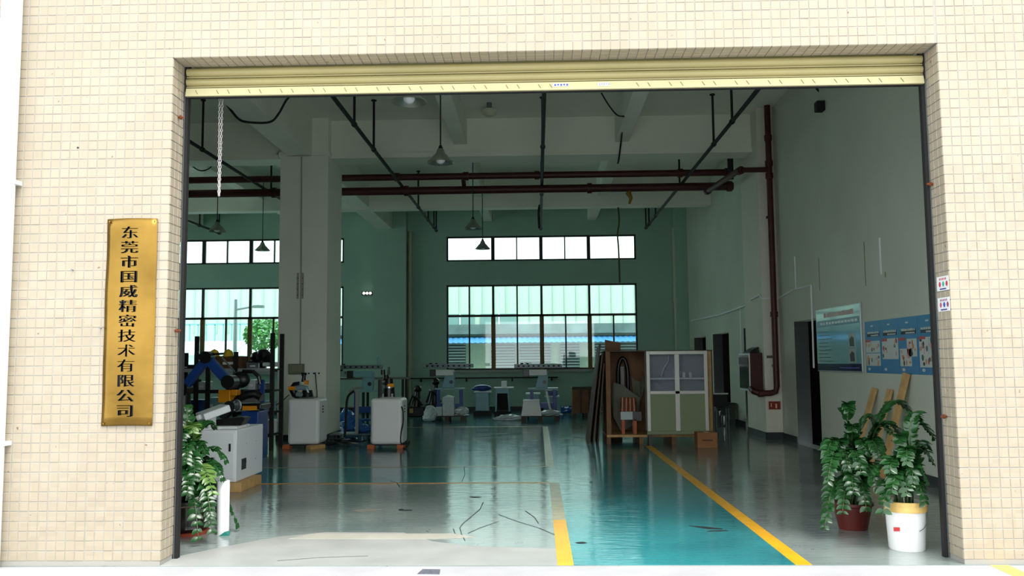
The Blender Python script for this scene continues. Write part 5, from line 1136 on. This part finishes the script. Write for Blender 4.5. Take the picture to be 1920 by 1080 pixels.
# leaning boards
for i, (xo, zt_, lab) in enumerate(((0, 1.80, 'dark board leaning on the left side of the open crate, outermost of three'), (.09, 1.62, 'dark board leaning on the crate, middle of three'), (.18, 1.45, 'dark board leaning on the crate, innermost and lowest of three'))):
    bx_ = at(1102, 833, Yk).x + xo; tx_ = kx0 - .10 + i * .032
    v = [(bx_, Yk + .02 + .03 * i, 0), (bx_ + .01, Yk + .95, 0), (tx_ + .01, Yk + .95, zt_ - .04), (tx_, Yk + .02 + .03 * i, zt_)]
    tag(MB().prism(v, (.025, 0, .006)).build('leaning_board', M_PLYD), lab, 'board', 'dark boards leaning on the crate')
xa, xb = at(1134, 640, Yk + KD + .08).x, at(1163, 640, Yk + KD + .08).x; za = at(1134, 637, Yk + KD + .08).z; zb9 = at(1163, 643, Yk + KD + .08).z
tag(MB().prism([(xa, Yk + KD + .03, 0), (xb, Yk + KD + .03, 0), (xb, Yk + KD + .03, zb9), (xa, Yk + KD + .03, za)], (0, .03, 0)).build('standing_board', M_PLY), 'tall brown board standing behind the left end of the open crate', 'board')
# green-grey foam sheets, tyre-like coil, wooden forms, small box inside the crate
ins = .171
mb = MB(); rg = random.Random(17)
cx_, cy_ = at(1162, 760, Yk + .5).x, Yk + .55
for k in range(3):
    cy_ = Yk + .62
    poly = [(at(1150 - 2 * k, 720 + 8 * k, cy_).x, at(1205, 716, cy_).z - .06 * k), (at(1168, 722, cy_).x, at(1168, 722, cy_).z), (at(1188, 738, cy_).x, at(1188, 738, cy_).z), (at(1200, 760, cy_).x, .8), (at(1196, 790, cy_).x, .35), (at(1165, 800, cy_).x, ins), (at(1150, 785, cy_).x, .45)]
    mb.prism([(x, cy_ + k * .06 + .05 * math.sin(x * 7 + z * 5), z) for x, z in poly], (0, .03, .0))
tag(mb.build('foam_sheet', mat('foam_green', (112, 116, 98), .8, var=.15)), 'grey green foam sheets standing inside the open crate at the left', 'foam sheets')
mb = MB().prism([(at(x, y, cy_ + .2).x, cy_ + .2 + .03 * k, at(x, y, cy_ + .2).z) for k, (x, y) in enumerate(((1184, 706), (1190, 712), (1200, 716), (1207, 704), (1211, 722), (1203, 752), (1190, 748)))], (0, .02, 0))
tag(mb.build('foam_sheet', mat('foam_green', (0, 0, 0))), 'torn pointed foam sheet in the crate beside the white cabinet', 'foam sheet')
c = at(1168, 705, Yk + .88)
t = thing('coiled_hose', 'black arched coil standing upright inside the open crate', 'coil', c)
arc = [c + Vector((.095 * math.cos(a), 0, .0 + .34 * math.sin(a))) for a in [math.pi * k / 14 for k in range(15)]]; arc = [arc[0] + Vector((0, 0, -.34))] + arc + [arc[-1] + Vector((0, 0, -.34))]
MB().ring_tube(arc, .035, 10).build('tyre', M_BLKM, t, smooth=True); MB().box(c.x - .05, c.x + .02, c.y - .05, c.y - .02, c.z - .25, c.z + .18).build('paper_tag', mat('tag_grey', (140, 140, 134), .6), t)
MB().cyl((c.x, c.y, ins), (c.x, c.y, c.z - .3), .05).build('stand', M_BLKM, t)
c = at(1178, 760, Yk + .22); t = thing('wooden_form', 'glossy brown fluted wooden drum on legs inside the open crate', 'wooden form', (c.x, c.y, ins))
z0f, z1f = at(1178, 773, Yk + .3).z, at(1178, 745, Yk + .3).z
for k in range(4): MB().cyl((c.x - .11 + k * .073, c.y, z0f), (c.x - .10 + k * .067, c.y, z1f), .045, .04, seg=14).build('flute', mat('varnished_wood', (128, 72, 44), .3, var=.2), t, smooth=True)
for dx in (-.10, .10): MB().bar((c.x + dx, c.y, ins), (c.x + dx * .9, c.y, z0f), .07, .05).build('leg', mat('varnished_wood', (0, 0, 0)), t)
c = at(1176, 780, Yk + .12); t = thing('small_carton', 'small pale blue white carton at the front of the open crate', 'carton', (c.x, c.y, ins))
za, zb2 = at(1176, 787, Yk + .12).z, at(1176, 772, Yk + .12).z
MB().box(c.x - .12, c.x + .10, c.y, c.y + .08, za, zb2).build('body', mat('carton_pale', (176, 190, 188), .5), t, bev=.005); MB().box(c.x + .10, c.x + .26, c.y + .02, c.y + .12, za - .02, zb2).build('side', M_BLKM, t); MB().box(c.x - .10, c.x - .05, c.y + .02, c.y + .07, ins, za).build('leg', M_OW, t); MB().box(c.x + .12, c.x + .17, c.y + .02, c.y + .07, ins, za).build('leg', M_OW, t)
# partition cabinet
Yp = Yk - .30
px0, px1 = at(1213, 735, Yp).x, at(1328, 735, Yp).x; pz0, pz1 = at(1270, 808, Yp).z, at(1270, 658, Yp).z
M_ALU = mat('alu_frame', (200, 198, 190), .35, .2); M_GRN = mat('sage_panel', (126, 136, 104), .6)
t = thing('display_cabinet', 'pale framed cabinet with glass upper doors and sage lower panels before the crate', 'cabinet', ((px0 + px1) / 2, Yp + .15, 0))
pm = (px0 + px1) / 2; zm = at(1270, 735, Yp).z; fw = .06; dp = .26
for x in (px0, px1 - fw): MB().box(x, x + fw, Yp, Yp + .04, pz0, pz1).build('frame_post', M_ALU, t, bev=.004)
MB().box(pm - .04, pm + .04, Yp, Yp + .04, pz0, pz1 - fw).build('frame_post', M_ALU, t, bev=.004)
MB().box(px0 + fw, px1 - fw, Yp, Yp + .04, pz1 - fw, pz1).build('frame_rail', M_ALU, t, bev=.004); MB().box(px0 + fw, px1 - fw, Yp, Yp + .04, zm - .035, zm + .02).build('frame_rail', M_ALU, t, bev=.004); MB().box(px0 - .01, px1 + .02, Yp - .01, Yp + .05, pz0 - .06, pz0 + .0).build('frame_rail', M_GRN, t, bev=.004)
for a_, b_ in ((px0 + fw, pm - .04), (pm + .04, px1 - fw)):
    MB().box(a_, b_, Yp + .012, Yp + .02, zm + .02, pz1 - fw).build('glass_pane', M_CGLASS, t); MB().box(a_, b_, Yp + .012, Yp + .03, pz0, zm - .035).build('lower_panel', M_GRN, t)
    MB().box(b_ - .025 if a_ < pm - .3 else a_ + .01, b_ - .012 if a_ < pm - .3 else a_ + .022, Yp - .012, Yp, zm + .3, zm + .38).build('handle', M_GREYM, t)
MB().box(px0, px0 + .015, Yp + .04, Yp + dp, pz0, pz1).build('side_panel', M_ALU, t); MB().box(px1 - .015, px1, Yp + .04, Yp + dp, pz0, pz1).build('side_panel', M_ALU, t); MB().box(px0, px1, Yp + dp, Yp + dp + .012, pz0, pz1).build('back_panel', mat('cab_back', (170, 170, 176), .6), t); MB().box(px0, px1, Yp + .04, Yp + dp, pz1 - .015, pz1).build('top_panel', M_ALU, t)
MB().box(px0 + .015, px1 - .015, Yp + .05, Yp + dp, zm + .22, zm + .25).build('shelf', M_WHITE, t); MB().box(px0 + .015, px1 - .015, Yp + .05, Yp + dp, zm - .03, zm - .01).build('shelf', M_MACH, t)
for x in (px0 + .02, px1 - .08):
    MB().box(x, x + .06, Yp + .03, Yp + .2, .0, pz0 - .055).build('leg', M_BLKM, t)
for k, x in enumerate((pm + .14, pm + .26)):
    tag(MB().lathe([(.001, 0), (.028, 0), (.034, .09), (.001, .09)], (x, Yp + .14, zm + .251), 14).build('white_cup', M_WHITE, smooth=True), ('left', 'right')[k] + ' small white cup on the shelf behind the cabinet glass', 'cup')
cable('cabinet_tube', 'curved white tube inside the left glass door of the cabinet', [(px0 + .42, Yp + .15, pz1 - .08), (px0 + .40, Yp + .15, pz1 - .2), (px0 + .33, Yp + .15, pz1 - .3), (px0 + .28, Yp + .15, zm + .27)], .014, M_WHITE, 'tube')
a_ = atZ(1327, 840); t = thing('cardboard_box', 'small brown cardboard box on the floor at the right front of the cabinet', 'box', (a_.x, a_.y, 0))
MB().box(a_.x - .17, a_.x + .17, a_.y, a_.y + .3, 0, .26).build('carton', M_CARD, t, bev=.004); MB().box(a_.x - .03, a_.x + .03, a_.y - .001, a_.y + .3, .258, .263).build('tape', mat('tape_tan', (176, 140, 92), .4), t); MB().box(a_.x - .09, a_.x + .09, a_.y - .002, a_.y, .12, .14).build('print', M_PLYD, t)

# ------------------------------------------------------------------ stool, pots, chair in front of the side doors
c = atZ(1357, 806); ys = c.y
t = thing('metal_stool', 'dark topped stool with a pale back before the side doorway', 'stool', (c.x, ys, 0))
z_ = at(1357, 765, ys).z
MB().box(c.x - .16, c.x + .14, ys, ys + .3, z_, z_ + .02).build('seat', M_BLKM, t, bev=.006); MB().box(c.x - .15, c.x + .16, ys + .28, ys + .30, z_, z_ + .30).build('backrest', M_BLKM, t, bev=.01); MB().box(c.x - .17, c.x + .18, ys + .275, ys + .305, z_ + .28, z_ + .31).build('back_rail', M_MACH, t)
for dx in (-.14, .12):
    for dy in (.02, .26): MB().cyl((c.x + dx, ys + dy, 0), (c.x + dx, ys + dy, z_), .014, seg=8).build('leg', M_GREYM, t)
def pot(px, py, r, h, lab, base=0, Y=None):
    c = atZ(px, py) if Y is None else at(px, py, Y); c.z = base
    t = thing('steel_pot', lab, 'pot', c); MB().lathe([(.001, 0), (r * .95, 0), (r, .02), (r, h), (r * 1.06, h + .008), (r * .96, h), (r * .95, .02)], c, 24).build('body', M_STEEL, t, smooth=True)
    for s_ in (-1, 1): MB().ring_tube([c + Vector((s_ * r, 0, h * .75)), c + Vector((s_ * (r + .03), 0, h * .8)), c + Vector((s_ * r, .0, h * .9))], .005, 6).build('handle', M_STEEL, t)
pot(1358, 800, .13, .24, 'large stainless pot on the floor under the dark topped stool')
pot(1344, 802, .10, .36, 'slim stainless can left of the large pot by the crate')
c = atZ(1385, 797); t = thing('grey_bin', 'grey slatted bin leaning against the right wall between the doorways', 'bin', c)
taper(4.35, c.y, .36, .46, .4, 0.0, .48, M_JAMB, t, 'body'); MB().box(4.12, 4.58, c.y + .03, c.y + .38, .48, .50).build('rim', M_DARK, t)
print('script done', len(bpy.data.objects))
